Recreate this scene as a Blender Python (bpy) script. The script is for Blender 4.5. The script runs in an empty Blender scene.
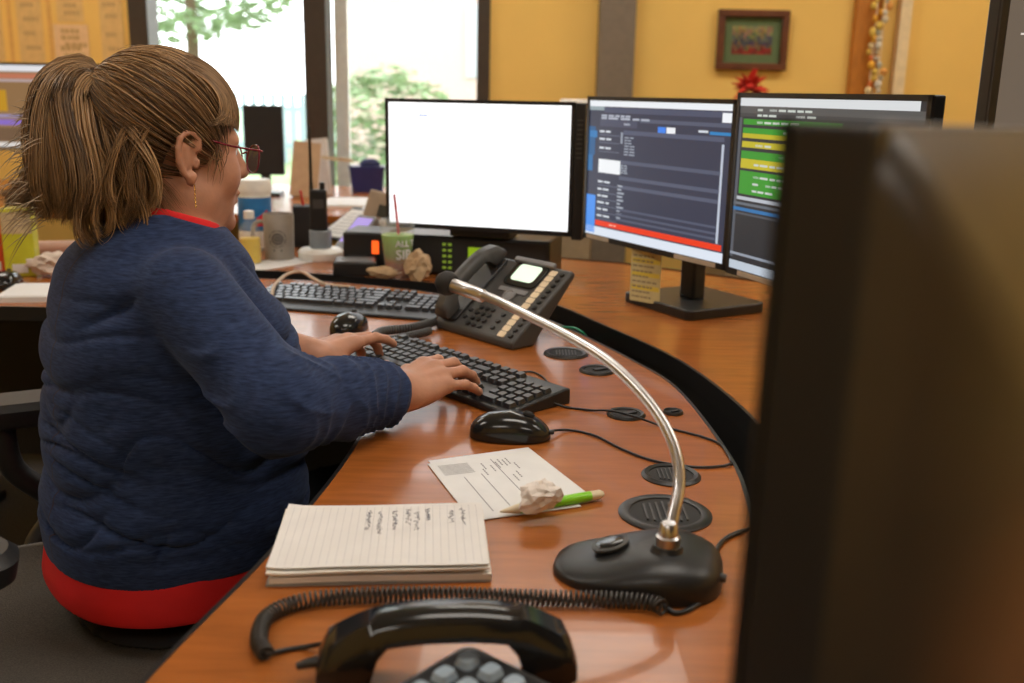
import bpy, bmesh, math, random
import numpy as np
from mathutils import Vector, Matrix
random.seed(7); rng = np.random.default_rng(7)
SC = bpy.context.scene
COL = SC.collection
PI = math.pi

# ------------------------------------------------------------------ camera
CAM_H = 1.19; PITCH = math.radians(14.0); ROLL = math.radians(1.1); FPX = 995.0
_F = Vector((0, math.cos(PITCH), -math.sin(PITCH)))
_R0 = Vector((1, 0, 0)); _U0 = Vector((0, math.sin(PITCH), math.cos(PITCH)))
_R = math.cos(ROLL)*_R0 + math.sin(ROLL)*_U0
_U = math.cos(ROLL)*_U0 - math.sin(ROLL)*_R0
cam = bpy.data.cameras.new('camera'); camo = bpy.data.objects.new('camera', cam); COL.objects.link(camo)
cm = Matrix((( _R.x, _U.x, -_F.x, 0), (_R.y, _U.y, -_F.y, 0), (_R.z, _U.z, -_F.z, CAM_H), (0, 0, 0, 1)))
camo.matrix_world = cm
cam.sensor_width = 36.0; cam.lens = 36.0*FPX/1024.0
cam.clip_start = 0.02; cam.clip_end = 200
cam.dof.use_dof = True; cam.dof.focus_distance = 1.38; cam.dof.aperture_fstop = 4.4
SC.camera = camo
def PZ(u, v, z):          # where the line of sight through a photo pixel meets the height z
    d = _F + _R*((u-512)/FPX) - _U*((v-341.5)/FPX)
    return Vector((0, 0, CAM_H)) + d*((z-CAM_H)/d.z)
def PY(u, v, y):          # ... or the distance y
    d = _F + _R*((u-512)/FPX) - _U*((v-341.5)/FPX)
    return Vector((0, 0, CAM_H)) + d*(y/d.y)

# ------------------------------------------------------------------ world, exposure
w = bpy.data.worlds.new('sky'); SC.world = w; w.use_nodes = True
bg = w.node_tree.nodes['Background']; bg.inputs[0].default_value = (0.92, 0.97, 1.0, 1); bg.inputs[1].default_value = 5.2
SC.view_settings.view_transform = 'Standard'; SC.view_settings.look = 'None'
SC.view_settings.gamma = 1.0; SC.view_settings.use_curve_mapping = False
SC.view_settings.exposure = 0.0
TROFFER = 9.6

# ------------------------------------------------------------------ helpers
def s2l(c):
    return tuple(((x/255)/12.92 if x/255 <= .04045 else ((x/255+.055)/1.055)**2.4) for x in c)
MATS = {}
def mat(name, col, rough=.5, metal=0., spec=.5, var=.08, vscale=30., bump=0., bscale=200., coat=0., emit=None, estr=0., stretch=None, trans=0., ior=1.45, alpha=1., sheen=0.):
    if name in MATS: return MATS[name]
    m = bpy.data.materials.new(name); m.use_nodes = True; MATS[name] = m
    nt = m.node_tree; b = nt.nodes['Principled BSDF']
    b.inputs['Roughness'].default_value = rough; b.inputs['Metallic'].default_value = metal
    b.inputs['Specular IOR Level'].default_value = spec; b.inputs['Coat Weight'].default_value = coat
    b.inputs['Transmission Weight'].default_value = trans; b.inputs['IOR'].default_value = ior
    b.inputs['Alpha'].default_value = alpha
    if sheen: b.inputs['Sheen Weight'].default_value = sheen
    tc = nt.nodes.new('ShaderNodeTexCoord'); src = tc.outputs['Object']
    if stretch:
        mp = nt.nodes.new('ShaderNodeMapping'); mp.inputs['Scale'].default_value = stretch
        nt.links.new(src, mp.inputs['Vector']); src = mp.outputs['Vector']
    n = nt.nodes.new('ShaderNodeTexNoise'); n.inputs['Scale'].default_value = vscale; n.inputs['Detail'].default_value = 4
    nt.links.new(src, n.inputs['Vector'])
    r = nt.nodes.new('ShaderNodeValToRGB'); e = r.color_ramp.elements
    e[0].position = .3; e[1].position = .7
    e[0].color = (*[max(0, c*(1-var)) for c in col[:3]], 1); e[1].color = (*[min(1, c*(1+var)) for c in col[:3]], 1)
    nt.links.new(n.outputs['Fac'], r.inputs['Fac']); nt.links.new(r.outputs['Color'], b.inputs['Base Color'])
    if bump:
        n2 = nt.nodes.new('ShaderNodeTexNoise'); n2.inputs['Scale'].default_value = bscale; n2.inputs['Detail'].default_value = 3
        nt.links.new(src, n2.inputs['Vector'])
        bp = nt.nodes.new('ShaderNodeBump'); bp.inputs['Strength'].default_value = bump; bp.inputs['Distance'].default_value = .002
        nt.links.new(n2.outputs['Fac'], bp.inputs['Height']); nt.links.new(bp.outputs['Normal'], b.inputs['Normal'])
    if emit:
        b.inputs['Emission Color'].default_value = (*emit, 1); b.inputs['Emission Strength'].default_value = estr
    return m
def attr_mat(name, rough=.6, emission=0., spec=.3, sheen=0., base=1.):
    """colour per piece from the mesh's own colour attribute (print, screens, hair)"""
    if name in MATS: return MATS[name]
    m = bpy.data.materials.new(name); m.use_nodes = True; MATS[name] = m
    nt = m.node_tree; b = nt.nodes['Principled BSDF']
    a = nt.nodes.new('ShaderNodeVertexColor'); a.layer_name = 'Col'
    b.inputs['Roughness'].default_value = rough; b.inputs['Specular IOR Level'].default_value = spec
    if emission:
        b.inputs['Base Color'].default_value = (.01, .01, .012, 1)
        nt.links.new(a.outputs['Color'], b.inputs['Emission Color']); b.inputs['Emission Strength'].default_value = emission
    else:
        nt.links.new(a.outputs['Color'], b.inputs['Base Color'])
    return m

class MB:
    def __init__(s): s.v = []; s.f = []; s.mi = []; s.c = []
    def add(s, vs, fs, mi=0, M=None, col=None):
        o = len(s.v)
        if M is not None: vs = [M @ Vector(q) for q in vs]
        s.v += [tuple(q) for q in vs]
        for f in fs:
            s.f.append(tuple(i+o for i in f)); s.mi.append(mi); s.c.append(col)
        return s
    def box(s, c, d, M=None, mi=0, col=None):
        x, y, z = c; a, b, h = d[0]/2, d[1]/2, d[2]/2
        vs = [(x+i*a, y+j*b, z+k*h) for k in (-1, 1) for j in (-1, 1) for i in (-1, 1)]
        return s.add(vs, [(0,2,3,1),(4,5,7,6),(0,1,5,4),(2,6,7,3),(0,4,6,2),(1,3,7,5)], mi, M, col)
    def quad(s, pts, col=None, M=None, mi=0): return s.add(pts, [tuple(range(len(pts)))], mi, M, col)
    def prism(s, poly, z0, z1, M=None, mi=0, col=None, top=None):
        n = len(poly); t = top or poly
        vs = [(p[0], p[1], z0) for p in poly]+[(p[0], p[1], z1) for p in t]
        fs = [tuple(range(n-1, -1, -1)), tuple(range(n, 2*n))]+[(i, (i+1) % n, n+(i+1) % n, n+i) for i in range(n)]
        return s.add(vs, fs, mi, M, col)
    def lathe(s, prof, n=24, M=None, mi=0, col=None):
        vs = []; fs = []
        for r, z in prof: vs += [(max(r, 1e-5)*math.cos(2*PI*i/n), max(r, 1e-5)*math.sin(2*PI*i/n), z) for i in range(n)]
        for k in range(len(prof)-1):
            for i in range(n): fs.append((k*n+i, k*n+(i+1) % n, (k+1)*n+(i+1) % n, (k+1)*n+i))
        fs.append(tuple(range(n-1, -1, -1))); q = (len(prof)-1)*n; fs.append(tuple(range(q, q+n)))
        return s.add(vs, fs, mi, M, col)
    def loft(s, rings, M=None, mi=0, cap=True, col=None):
        n = len(rings[0]); vs = [p for r in rings for p in r]; fs = []
        for k in range(len(rings)-1):
            for i in range(n): fs.append((k*n+i, k*n+(i+1) % n, (k+1)*n+(i+1) % n, (k+1)*n+i))
        if cap: fs.append(tuple(range(n-1, -1, -1))); q = (len(rings)-1)*n; fs.append(tuple(range(q, q+n)))
        return s.add(vs, fs, mi, M, col)
    def tube(s, pts, r, n=10, M=None, mi=0, col=None, cap=True):
        P = [Vector(p) for p in pts]; m = len(P); rad = r if isinstance(r, (list, tuple)) else [r]*m
        T = [(P[min(i+1, m-1)]-P[max(i-1, 0)]).normalized() for i in range(m)]
        up = Vector((0, 0, 1)) if abs(T[0].z) < .9 else Vector((1, 0, 0))
        N = (up-T[0]*up.dot(T[0])).normalized(); rings = []
        for i in range(m):
            N = (N-T[i]*N.dot(T[i])); N = N.normalized() if N.length > 1e-6 else Vector((1, 0, 0))
            B = T[i].cross(N)
            rings.append([P[i]+(N*math.cos(2*PI*k/n)+B*math.sin(2*PI*k/n))*rad[i] for k in range(n)])
        return s.loft(rings, M, mi, cap, col)
    def sphere(s, c, r, nu=20, nv=12, M=None, mi=0, col=None):
        if not isinstance(r, (tuple, list)): r = (r, r, r)
        rings = []
        for k in range(nv+1):
            a = -PI/2+PI*k/nv; q = max(math.cos(a), 1e-4)
            rings.append([(c[0]+r[0]*q*math.cos(2*PI*i/nu), c[1]+r[1]*q*math.sin(2*PI*i/nu), c[2]+r[2]*math.sin(a)) for i in range(nu)])
        return s.loft(rings, M, mi, True, col)
    def mesh(s, name, mats, smooth=None):
        me = bpy.data.meshes.new(name); me.from_pydata(s.v, [], s.f)
        for m in (mats if isinstance(mats, (list, tuple)) else [mats]): me.materials.append(m)
        if any(s.mi): me.polygons.foreach_set('material_index', s.mi)
        if any(c is not None for c in s.c):
            ca = me.color_attributes.new('Col', 'FLOAT_COLOR', 'CORNER'); d = []
            for p, c in zip(me.polygons, s.c): d += list((*(c or (0, 0, 0)), 1))*p.loop_total
            ca.data.foreach_set('color', d)
        me.validate(); me.update()
        if smooth is not None:
            me.shade_smooth()
            if smooth < 180: me.set_sharp_from_angle(angle=math.radians(smooth))
        return me
    def build(s, name, mats, parent=None, smooth=None, bevel=0., seg=2, loc=None, rot=None, label=None):
        return link(name, s.mesh(name, mats, smooth), parent, bevel, seg, loc, rot, label)
def link(name, me, parent=None, bevel=0., seg=2, loc=None, rot=None, label=None):
    o = bpy.data.objects.new(name, me); COL.objects.link(o)
    if parent: o.parent = parent
    if loc is not None: o.location = loc
    if rot is not None: o.rotation_euler = rot
    if label: o['label'] = label
    if bevel:
        b = o.modifiers.new('bevel', 'BEVEL'); b.width = bevel; b.segments = seg; b.limit_method = 'ANGLE'; b.angle_limit = math.radians(40)
        o.data.shade_smooth(); o.data.set_sharp_from_angle(angle=math.radians(40))
    return o
def tag(o, label, cat, group=None):
    o['label'] = label; o['category'] = cat
    if group: o['group'] = group
    return o
def thing(name, label, cat, loc=(0, 0, 0), rz=0., group=None, rot=None):
    o = bpy.data.objects.new(name, None); COL.objects.link(o); o.empty_display_size = .05
    o.location = loc; o.rotation_euler = rot or (0, 0, rz)
    return tag(o, label, cat, group)
def struct(o): o['kind'] = 'structure'; return o
def copy_tree(o, parent=None):
    c = o.copy(); COL.objects.link(c); c.parent = parent
    for ch in list(o.children): copy_tree(ch, c)
    return c
def rrect(w, h, r, n=5, cx=0, cy=0):
    pts = []
    for (x, y, a0) in ((w/2-r, h/2-r, 0), (-w/2+r, h/2-r, 90), (-w/2+r, -h/2+r, 180), (w/2-r, -h/2+r, 270)):
        for i in range(n+1):
            a = math.radians(a0+90*i/n); pts.append((cx+x+r*math.cos(a), cy+y+r*math.sin(a)))
    return pts
def catmull(pts, k=8, closed=False):
    P = [Vector(p) for p in pts]; out = []; n = len(P)
    for i in range(n if closed else n-1):
        if closed: a, b, c, d = P[(i-1) % n], P[i], P[(i+1) % n], P[(i+2) % n]
        else: a, b, c, d = P[max(i-1, 0)], P[i], P[i+1], P[min(i+2, n-1)]
        for j in range(k):
            t = j/k
            out.append(.5*((2*b)+(c-a)*t+(2*a-5*b+4*c-d)*t*t+(3*b-a-3*c+d)*t**3))
    if not closed: out.append(P[-1])
    return out
RX = lambda a: Matrix.Rotation(a, 4, 'X')
RY = lambda a: Matrix.Rotation(a, 4, 'Y')
RZ = lambda a: Matrix.Rotation(a, 4, 'Z')
TR = lambda x, y, z: Matrix.Translation((x, y, z))
def text_mesh(txt, size, mi=0, bold=False):
    cu = bpy.data.curves.new('text', 'FONT'); cu.body = txt; cu.size = size; cu.resolution_u = 3
    if bold: cu.offset = size*.02
    o = bpy.data.objects.new('text', cu); COL.objects.link(o)
    dg = bpy.context.evaluated_depsgraph_get(); me = bpy.data.meshes.new_from_object(o.evaluated_get(dg))
    vs = [tuple(v.co) for v in me.vertices]; fs = [tuple(p.vertices) for p in me.polygons]
    bpy.data.objects.remove(o); bpy.data.curves.remove(cu); bpy.data.meshes.remove(me)
    return vs, fs

# ------------------------------------------------------------------ materials
wood = mat('cherry_laminate', (.345, .105, .021), rough=.26, var=.16, vscale=9, stretch=(1.2, 9, 1), bump=.02, bscale=60, spec=.5, coat=.15)
black_edge = mat('black_vinyl', (.012, .012, .013), rough=.35)
blk = mat('black_plastic', (.015, .015, .016), rough=.38, bump=.05, bscale=900)
blk_gloss = mat('glossy_black_plastic', (.012, .012, .012), rough=.16, spec=.55)
blk_soft = mat('soft_black', (.018, .017, .017), rough=.7, bump=.1, bscale=500)
dgrey = mat('dark_grey_plastic', (.055, .053, .052), rough=.45, bump=.05, bscale=800)
mgrey = mat('mid_grey_plastic', (.2, .2, .21), rough=.4)
chrome = mat('satin_chrome', (.62, .62, .64), rough=.28, metal=1.)
white_p = mat('white_plastic', (.78, .77, .74), rough=.4)
paper = mat('white_paper', (.72, .72, .73), rough=.85, var=.03)
cream = mat('cream_paper', (.80, .66, .47), rough=.85, var=.05)
yellow_wall = mat('yellow_paint', (.86, .56, .15), rough=.75, var=.03, vscale=3, bump=.05, bscale=120)
dark_frame = mat('bronze_window_frame', (.05, .036, .026), rough=.45)
grey_metal = mat('taupe_metal', (.19, .15, .11), rough=.5)
ceil_m = mat('ceiling_tile', (.75, .73, .69), rough=.9, bump=.3, bscale=90)
carpet = mat('carpet', (.06, .055, .05), rough=1., var=.4, vscale=180, bump=.5, bscale=300)
red_m = mat('red_cotton', (.68, .014, .018), rough=.8, bump=.15, bscale=700, var=.1, vscale=12)
# ------------------------------------------------------------------ room
DZ = .73; BW = 5.2
def sbox(name, x0, x1, y0, y1, z0, z1, m, parent=None):
    o = MB().box(((x0+x1)/2, (y0+y1)/2, (z0+z1)/2), (x1-x0, y1-y0, z1-z0)).build(name, m, parent)
    return o if parent else struct(o)
XL, XR, YN, ZC = -3.6, 3.2, -2.4, 2.75
sbox('floor', XL-.2, XR+.2, YN-.2, BW+.2, -.1, 0, carpet)
sbox('ceiling', XL-.2, XR+.2, YN-.2, BW+.2, ZC, ZC+.1, ceil_m)
sbox('wall_left', XL-.15, XL, YN, BW, 0, ZC, yellow_wall)
sbox('wall_right', XR, XR+.15, YN, BW, 0, ZC, yellow_wall)
sbox('wall_front', XL, XR, YN-.15, YN, 0, ZC, yellow_wall)
wb = MB()
WX = [(-1.841, -1.069), (-.954, -.203)]; SILL, HEAD = .55, 2.45
for (a, b, c, d) in ((XL, -1.937, 0, ZC), (-.138, XR, 0, ZC), (-1.937, -.138, 0, SILL), (-1.937, -.138, HEAD, ZC)):
    wb.box(((a+b)/2, BW+.09, (c+d)/2), (b-a, .18, d-c))
struct(wb.build('wall_back', yellow_wall))
glass_m = bpy.data.materials.new('window_glass'); glass_m.use_nodes = True
nt = glass_m.node_tree; nt.nodes.clear()
o_ = nt.nodes.new('ShaderNodeOutputMaterial'); mx = nt.nodes.new('ShaderNodeMixShader'); tr = nt.nodes.new('ShaderNodeBsdfTransparent'); gl = nt.nodes.new('ShaderNodeBsdfGlossy')
gl.inputs['Roughness'].default_value = .02; mx.inputs[0].default_value = .05
nt.links.new(tr.outputs[0], mx.inputs[1]); nt.links.new(gl.outputs[0], mx.inputs[2]); nt.links.new(mx.outputs[0], o_.inputs[0])
jamb = [(-1.937, -1.841), (-1.069, -.954), (-.203, -.138)]
for i, (a, b) in enumerate(WX):
    wo = bpy.data.objects.new('window_%d' % (i+1), None); COL.objects.link(wo); struct(wo); wo.location = ((a+b)/2, BW, SILL)
    W = b-a; H = HEAD-SILL
    fr = MB(); l = jamb[i]; lw = l[1]-l[0]
    fr.box((-W/2-lw/2, .05, H/2), (lw, .16, H))
    if i == 1: fr.box((W/2+.0325, .05, H/2), (.065, .16, H))
    fr.box((0, .05, .02), (W, .14, .04)); fr.box((0, .05, H-.02), (W, .14, .04))
    fr.build('window_frame', dark_frame, wo, bevel=.004)
    MB().box((0, .06, H/2), (W, .006, H-.08)).build('pane', glass_m, wo)
    MB().box((0, -.03, -.015), (W+.1, .1, .03)).build('window_sill', white_p, wo, bevel=.004)
# inner white jamb liner seen beside the mullion
sbox('trim_1', -.945, -.875, BW+.14, BW+.17, SILL+.04, HEAD-.04, white_p)
# taupe column on the back wall, orange-brown door casing and the lighter return beside it
sbox('trim_2', .398, .574, BW-.12, BW, 0, ZC, grey_metal)
casing = mat('oiled_oak_casing', (.48, .17, .02), rough=.5, stretch=(20, 20, 2), vscale=6, var=.2)
sbox('trim_3', 1.665, 1.79, BW-.05, BW, 0, ZC, casing)
sbox('trim_4', 1.88, 1.935, BW-.06, BW, 0, ZC, mat('cream_trim', (.78, .62, .38), rough=.5))
sbox('baseboard_back', .58, 1.66, BW-.02, BW, 0, .1, black_edge)
# ceiling troffers: the room's own lamps
tro_e = mat('lamp_diffuser', (.9, .9, .88), rough=.6, emit=(1.0, .93, .83), estr=TROFFER)
for k, (x, y) in enumerate(((-2.3, 3.9), (0.2, 3.9), (2.2, 3.9), (-2.2, 1.4), (0.3, 1.2), (2.2, 1.4), (-1.0, -1.2), (1.4, -1.2))):
    t = thing('ceiling_light', 'flush fluorescent ceiling panel above the room, out of view', 'ceiling light', (x, y, ZC-.045), 0, 'ceiling panels')
    MB().box((0, 0, .004), (1.16, .56, .008)).build('diffuser', tro_e, t)
    f = MB()
    for (cx, cy, sx, sy) in ((0, .295, 1.22, .03), (0, -.295, 1.22, .03), (.595, 0, .03, .56), (-.595, 0, .03, .56)): f.box((cx, cy, .022), (sx, sy, .046))
    f.build('frame', white_p, t)

# ------------------------------------------------------------------ outdoors
grass = mat('lawn', (.30, .42, .20), rough=1., var=.3, vscale=2, bump=.5, bscale=40)
struct(MB().box((0, 46, -.35), (160, 80, .1)).build('ground', grass))
leaf_m = mat('leaf', (.26, .36, .20), rough=.7, var=.35, vscale=1.5)
bark = mat('bark', (.12, .08, .05), rough=.9)
def leafy(name, label, loc, rx, ry, rz_, n, zc, ls, trunk=True, cat='tree'):
    t = thing(name, label, cat, loc)
    m = MB()
    for i in range(n):
        a, u, q = random.uniform(0, 2*PI), random.uniform(-1, 1), random.uniform(.55, 1)**.5
        c = Vector((rx*q*math.cos(a)*math.sqrt(1-u*u), ry*q*math.sin(a)*math.sqrt(1-u*u), zc+rz_*q*u))
        M = TR(*c) @ RZ(random.uniform(0, 6.28)) @ RX(random.uniform(-1.2, 1.2))
        s = ls*random.uniform(.6, 1.3)
        m.quad([(-s, 0, 0), (0, -s*.4, 0), (s, 0, s*.2), (0, s*.4, 0)], M=M)
    fo = m.build('foliage', leaf_m, t); fo['kind'] = 'stuff'
    if trunk: MB().tube([(0, 0, 0), (.05, 0, zc*.5), (0, .05, zc)], [.22, .16, .1], 8).build('trunk', bark, t, smooth=60)
    return t
leafy('deciduous_tree', 'pale leafy tree across the lawn in the left window pane', (-8.2, 26, -.3), 3.2, 3, 2.8, 2600, 5.2, .22)
leafy('deciduous_tree', 'smaller pale tree at the left edge of the window', (-15.5, 30, -.3), 2.4, 2.4, 2.4, 1500, 4.8, .22)
leafy('hedge', 'green clipped hedge in front of the brick building', (-1.72, 13.5, -.3), 1.0, .6, .95, 2200, .9, .09, False, 'hedge')
fz = thing('fence', 'pale blue-grey picket fence across the far lawn', 'fence', (-7.0, 21, -.3))
fm = mat('fence_paint', (.30, .40, .45), rough=.7)
pk = MB().box((0, 0, .7), (.12, .03, 1.4)).mesh('picket', fm)
for i in range(34): link('picket', pk, fz, loc=(-3.4+.2*i, 0, 0))
for z in (.35, 1.1): MB().box((0, .03, z), (6.9, .05, .1)).build('rail', fm, fz)
bl = thing('building', 'washed-out brick building across the lawn behind the hedge', 'building', (-.6, 19, -.3))
brickm = mat('far_brick', (.50, .36, .33), rough=.9, var=.12, vscale=30)
MB().box((0, 2, 3.2), (5.2, 4, 6.4)).build('wall', brickm, bl)
MB().box((0, 2, 6.5), (5.5, 4.3, .25)).build('roof', white_p, bl)
for x, z in ((.0, 2.4), (1.6, 4.6), (-1.6, 4.9)):
    wn = MB().box((x, -.01, z), (.7, .06, 1.3)).build('window', mat('far_glass', (.35, .36, .40), rough=.2), bl)
    MB().box((x, -.05, z), (.05, .03, 1.3)).build('mullion', white_p, wn)

# ------------------------------------------------------------------ console: curved desk, cable trough, rear counter
def ccw(p):
    a = sum(p[i][0]*p[(i+1) % len(p)][1]-p[(i+1) % len(p)][0]*p[i][1] for i in range(len(p)))
    return p if a > 0 else p[::-1]
def offset(poly, d):
    n = len(poly); out = []
    for i in range(n):
        a, b, c = Vector(poly[i-1][:2]), Vector(poly[i][:2]), Vector(poly[(i+1) % n][:2])
        e1 = (b-a); e2 = (c-b)
        if e1.length < 1e-7 or e2.length < 1e-7: out.append(tuple(b)); continue
        n1 = Vector((e1.y, -e1.x)).normalized(); n2 = Vector((e2.y, -e2.x)).normalized()
        m = n1+n2; m = m.normalized() if m.length > 1e-6 else n1
        out.append(tuple(b+m*(d/max(.4, m.dot(n1)))))
    return out
def band(poly, d0, d1, z0, z1):
    a, b = offset(poly, d0), offset(poly, d1); n = len(poly); m = MB()
    vs = [(*p, z0) for p in a]+[(*p, z0) for p in b]+[(*p, z1) for p in b]+[(*p, z1) for p in a]; fs = []
    for i in range(n):
        j = (i+1) % n
        for k in range(4): fs.append((k*n+i, k*n+j, ((k+1) % 4)*n+j, ((k+1) % 4)*n+i))
    return m.add(vs, fs)
def curve2(pts, k=6): return [(p.x, p.y) for p in catmull([(x, y, 0) for x, y in pts], k)]
inner = curve2([(-.335, .2), (-.308, .5), (-.286, .7), (-.246, .906), (-.222, 1.07), (-.207, 1.22), (-.205, 1.34), (-.225, 1.46), (-.272, 1.58), (-.336, 1.705), (-.377, 1.79), (-.428, 1.896), (-.50, 1.99), (-.62, 2.05), (-.8, 2.07), (-1.1, 2.07), (-1.75, 2.07)])
outer = curve2([(-.05, .2), (.07, .4), (.15, .56), (.205, .72), (.245, .9), (.277, 1.08), (.288, 1.253), (.267, 1.553), (.215, 1.72), (.153, 1.869), (.06, 2.06), (-.06, 2.2), (-.22, 2.32), (-.4, 2.40), (-.6, 2.44), (-.86, 2.45)])
rear_in = curve2([(.05, .2), (.14, .36), (.22, .52), (.28, .7), (.325, .9), (.352, 1.15), (.36, 1.396), (.303, 1.718), (.182, 2.009), (.09, 2.2), (-.03, 2.33), (-.2, 2.42), (-.4, 2.485), (-.6, 2.54), (-.86, 2.57)])
desk_poly = ccw(inner+[(-1.75, 2.95), (-.86, 2.95)]+outer[::-1])
rear_poly = ccw(rear_in+[(-.86, 2.95), (-.2, 2.98), (.30, 2.78), (.75, 2.45), (1.0, 1.9), (1.05, 1.2), (.95, .5), (.7, .2)])
desk = thing('console_desk', 'curved cherry-laminate dispatcher desk with black edge around the woman', 'desk', (0, 0, 0))
MB().prism(desk_poly, DZ-.028, DZ).build('desktop', wood, desk)
band(desk_poly, .0, .005, DZ-.03, DZ+.0005).build('edge_band', black_edge, desk, smooth=30)
for (x, y) in ((-.05, .55), (.05, 1.2), (-.1, 2.1), (-.7, 2.3), (-1.55, 2.5)):
    MB().box((x, y, .36), (.07, .07, .684)).box((x, y, .012), (.12, .5, .024)).build('leg', blk, desk, bevel=.004)
MB().box((-1.3, 2.93, .38), (.86, .02, .62)).build('modesty_panel', blk_soft, desk)
# black tray under the open trough
rear = thing('rear_counter', 'cherry-laminate monitor counter beyond the black cable trough', 'counter', (0, 0, 0))
MB().prism(rear_poly, DZ-.028, DZ).build('countertop', wood, rear)
band(rear_poly, .0, .006, DZ-.03, DZ+.003).build('edge_band', black_edge, rear, smooth=30)
pan = MB(); n = len(rear_in); q = offset(ccw(rear_in+[(2, 3), (2, .2)]), 0)
vs = []
for (x, y), (xa, ya) in zip(rear_in, [rear_in[max(i-1, 0)] for i in range(n)]):
    vs += [(x+.004, y+.004, .02), (x+.004, y+.004, DZ-.03)]
for i in range(n):
    a = Vector(rear_in[max(i-1, 0)]); b = Vector(rear_in[min(i+1, n-1)]); t = (b-a).normalized(); nn = Vector((t.y, -t.x))*.018
    vs += [(vs[2*i][0]+nn.x, vs[2*i][1]+nn.y, .02), (vs[2*i][0]+nn.x, vs[2*i][1]+nn.y, DZ-.03)]
fs = []
for i in range(n-1):
    fs += [(2*i, 2*i+2, 2*i+3, 2*i+1), (2*n+2*i, 2*n+2*i+1, 2*n+2*i+3, 2*n+2*i+2), (2*i+1, 2*i+3, 2*n+2*i+3, 2*n+2*i+1)]
pan.add(vs, fs).build('trough_panel', blk, rear, smooth=40)
for (x, y) in ((.75, .5), (.85, 1.5), (.5, 2.4), (-.7, 2.85), (0.1, 2.75)):
    MB().box((x, y, .36), (.06, .06, .684)).box((x, y, .012), (.3, .12, .024)).build('leg', blk, rear, bevel=.004)
# cable tray slung under the gap
o2 = [outer[i] for i in range(0, len(outer))]; r2 = rear_in
m_ = MB(); k = min(len(o2), len(r2)); vs = [(*o2[int(i*(len(o2)-1)/(k-1))], .60) for i in range(k)]+[(*r2[int(i*(len(r2)-1)/(k-1))], .60) for i in range(k)]
vs += [(a, b, .585) for a, b, c in vs]
fs = [(i, i+1, k+i+1, k+i) for i in range(k-1)]+[(2*k+i, 3*k+i, 3*k+i+1, 2*k+i+1) for i in range(k-1)]
m_.add(vs, fs).build('cable_tray', blk_soft, rear)
# grommets in the desktop
def grommet(u, v, r, label, kind):
    p = PZ(u, v, DZ)
    g = MB().lathe([(r*.74, .0), (r*.76, .003), (r*.9, .0045), (r, .0015), (r, 0)], 36).build('grommet', blk, desk, smooth=50, loc=(p.x, p.y, DZ), label=label)
    d = MB().lathe([(r*.78, 0), (r*.78, .0016)], 32).build('grommet_lid', blk_soft if kind != 2 else blk, g, smooth=40)
    if kind == 0:
        s = MB()
        for i in range(7): s.box((-.42*r+i*.14*r, 0, .0024), (.05*r, r*(1.1-.1*abs(i-3)), .002))
        s.build('lid_slats', dgrey, g)
    elif kind == 1:
        MB().box((r*.2, 0, .0026), (r*.8, r*.35, .003), M=RZ(.5)).build('lid_slot', black_edge, g, bevel=.001)
    return g
grommet(566, 354, .041, 'slatted oval cable lid behind the keyboard', 0)
grommet(597, 371, .031, 'cable lid with open slot', 1)
grommet(626, 415, .029, 'cable lid with the keyboard cord through it', 1)
grommet(673, 413, .0155, 'small round cable hole', 1)
grommet(671, 476, .037, 'round lid with fanned slots', 0)
grommet(665, 514, .053, 'largest round cable lid behind the microphone base', 0)
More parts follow.
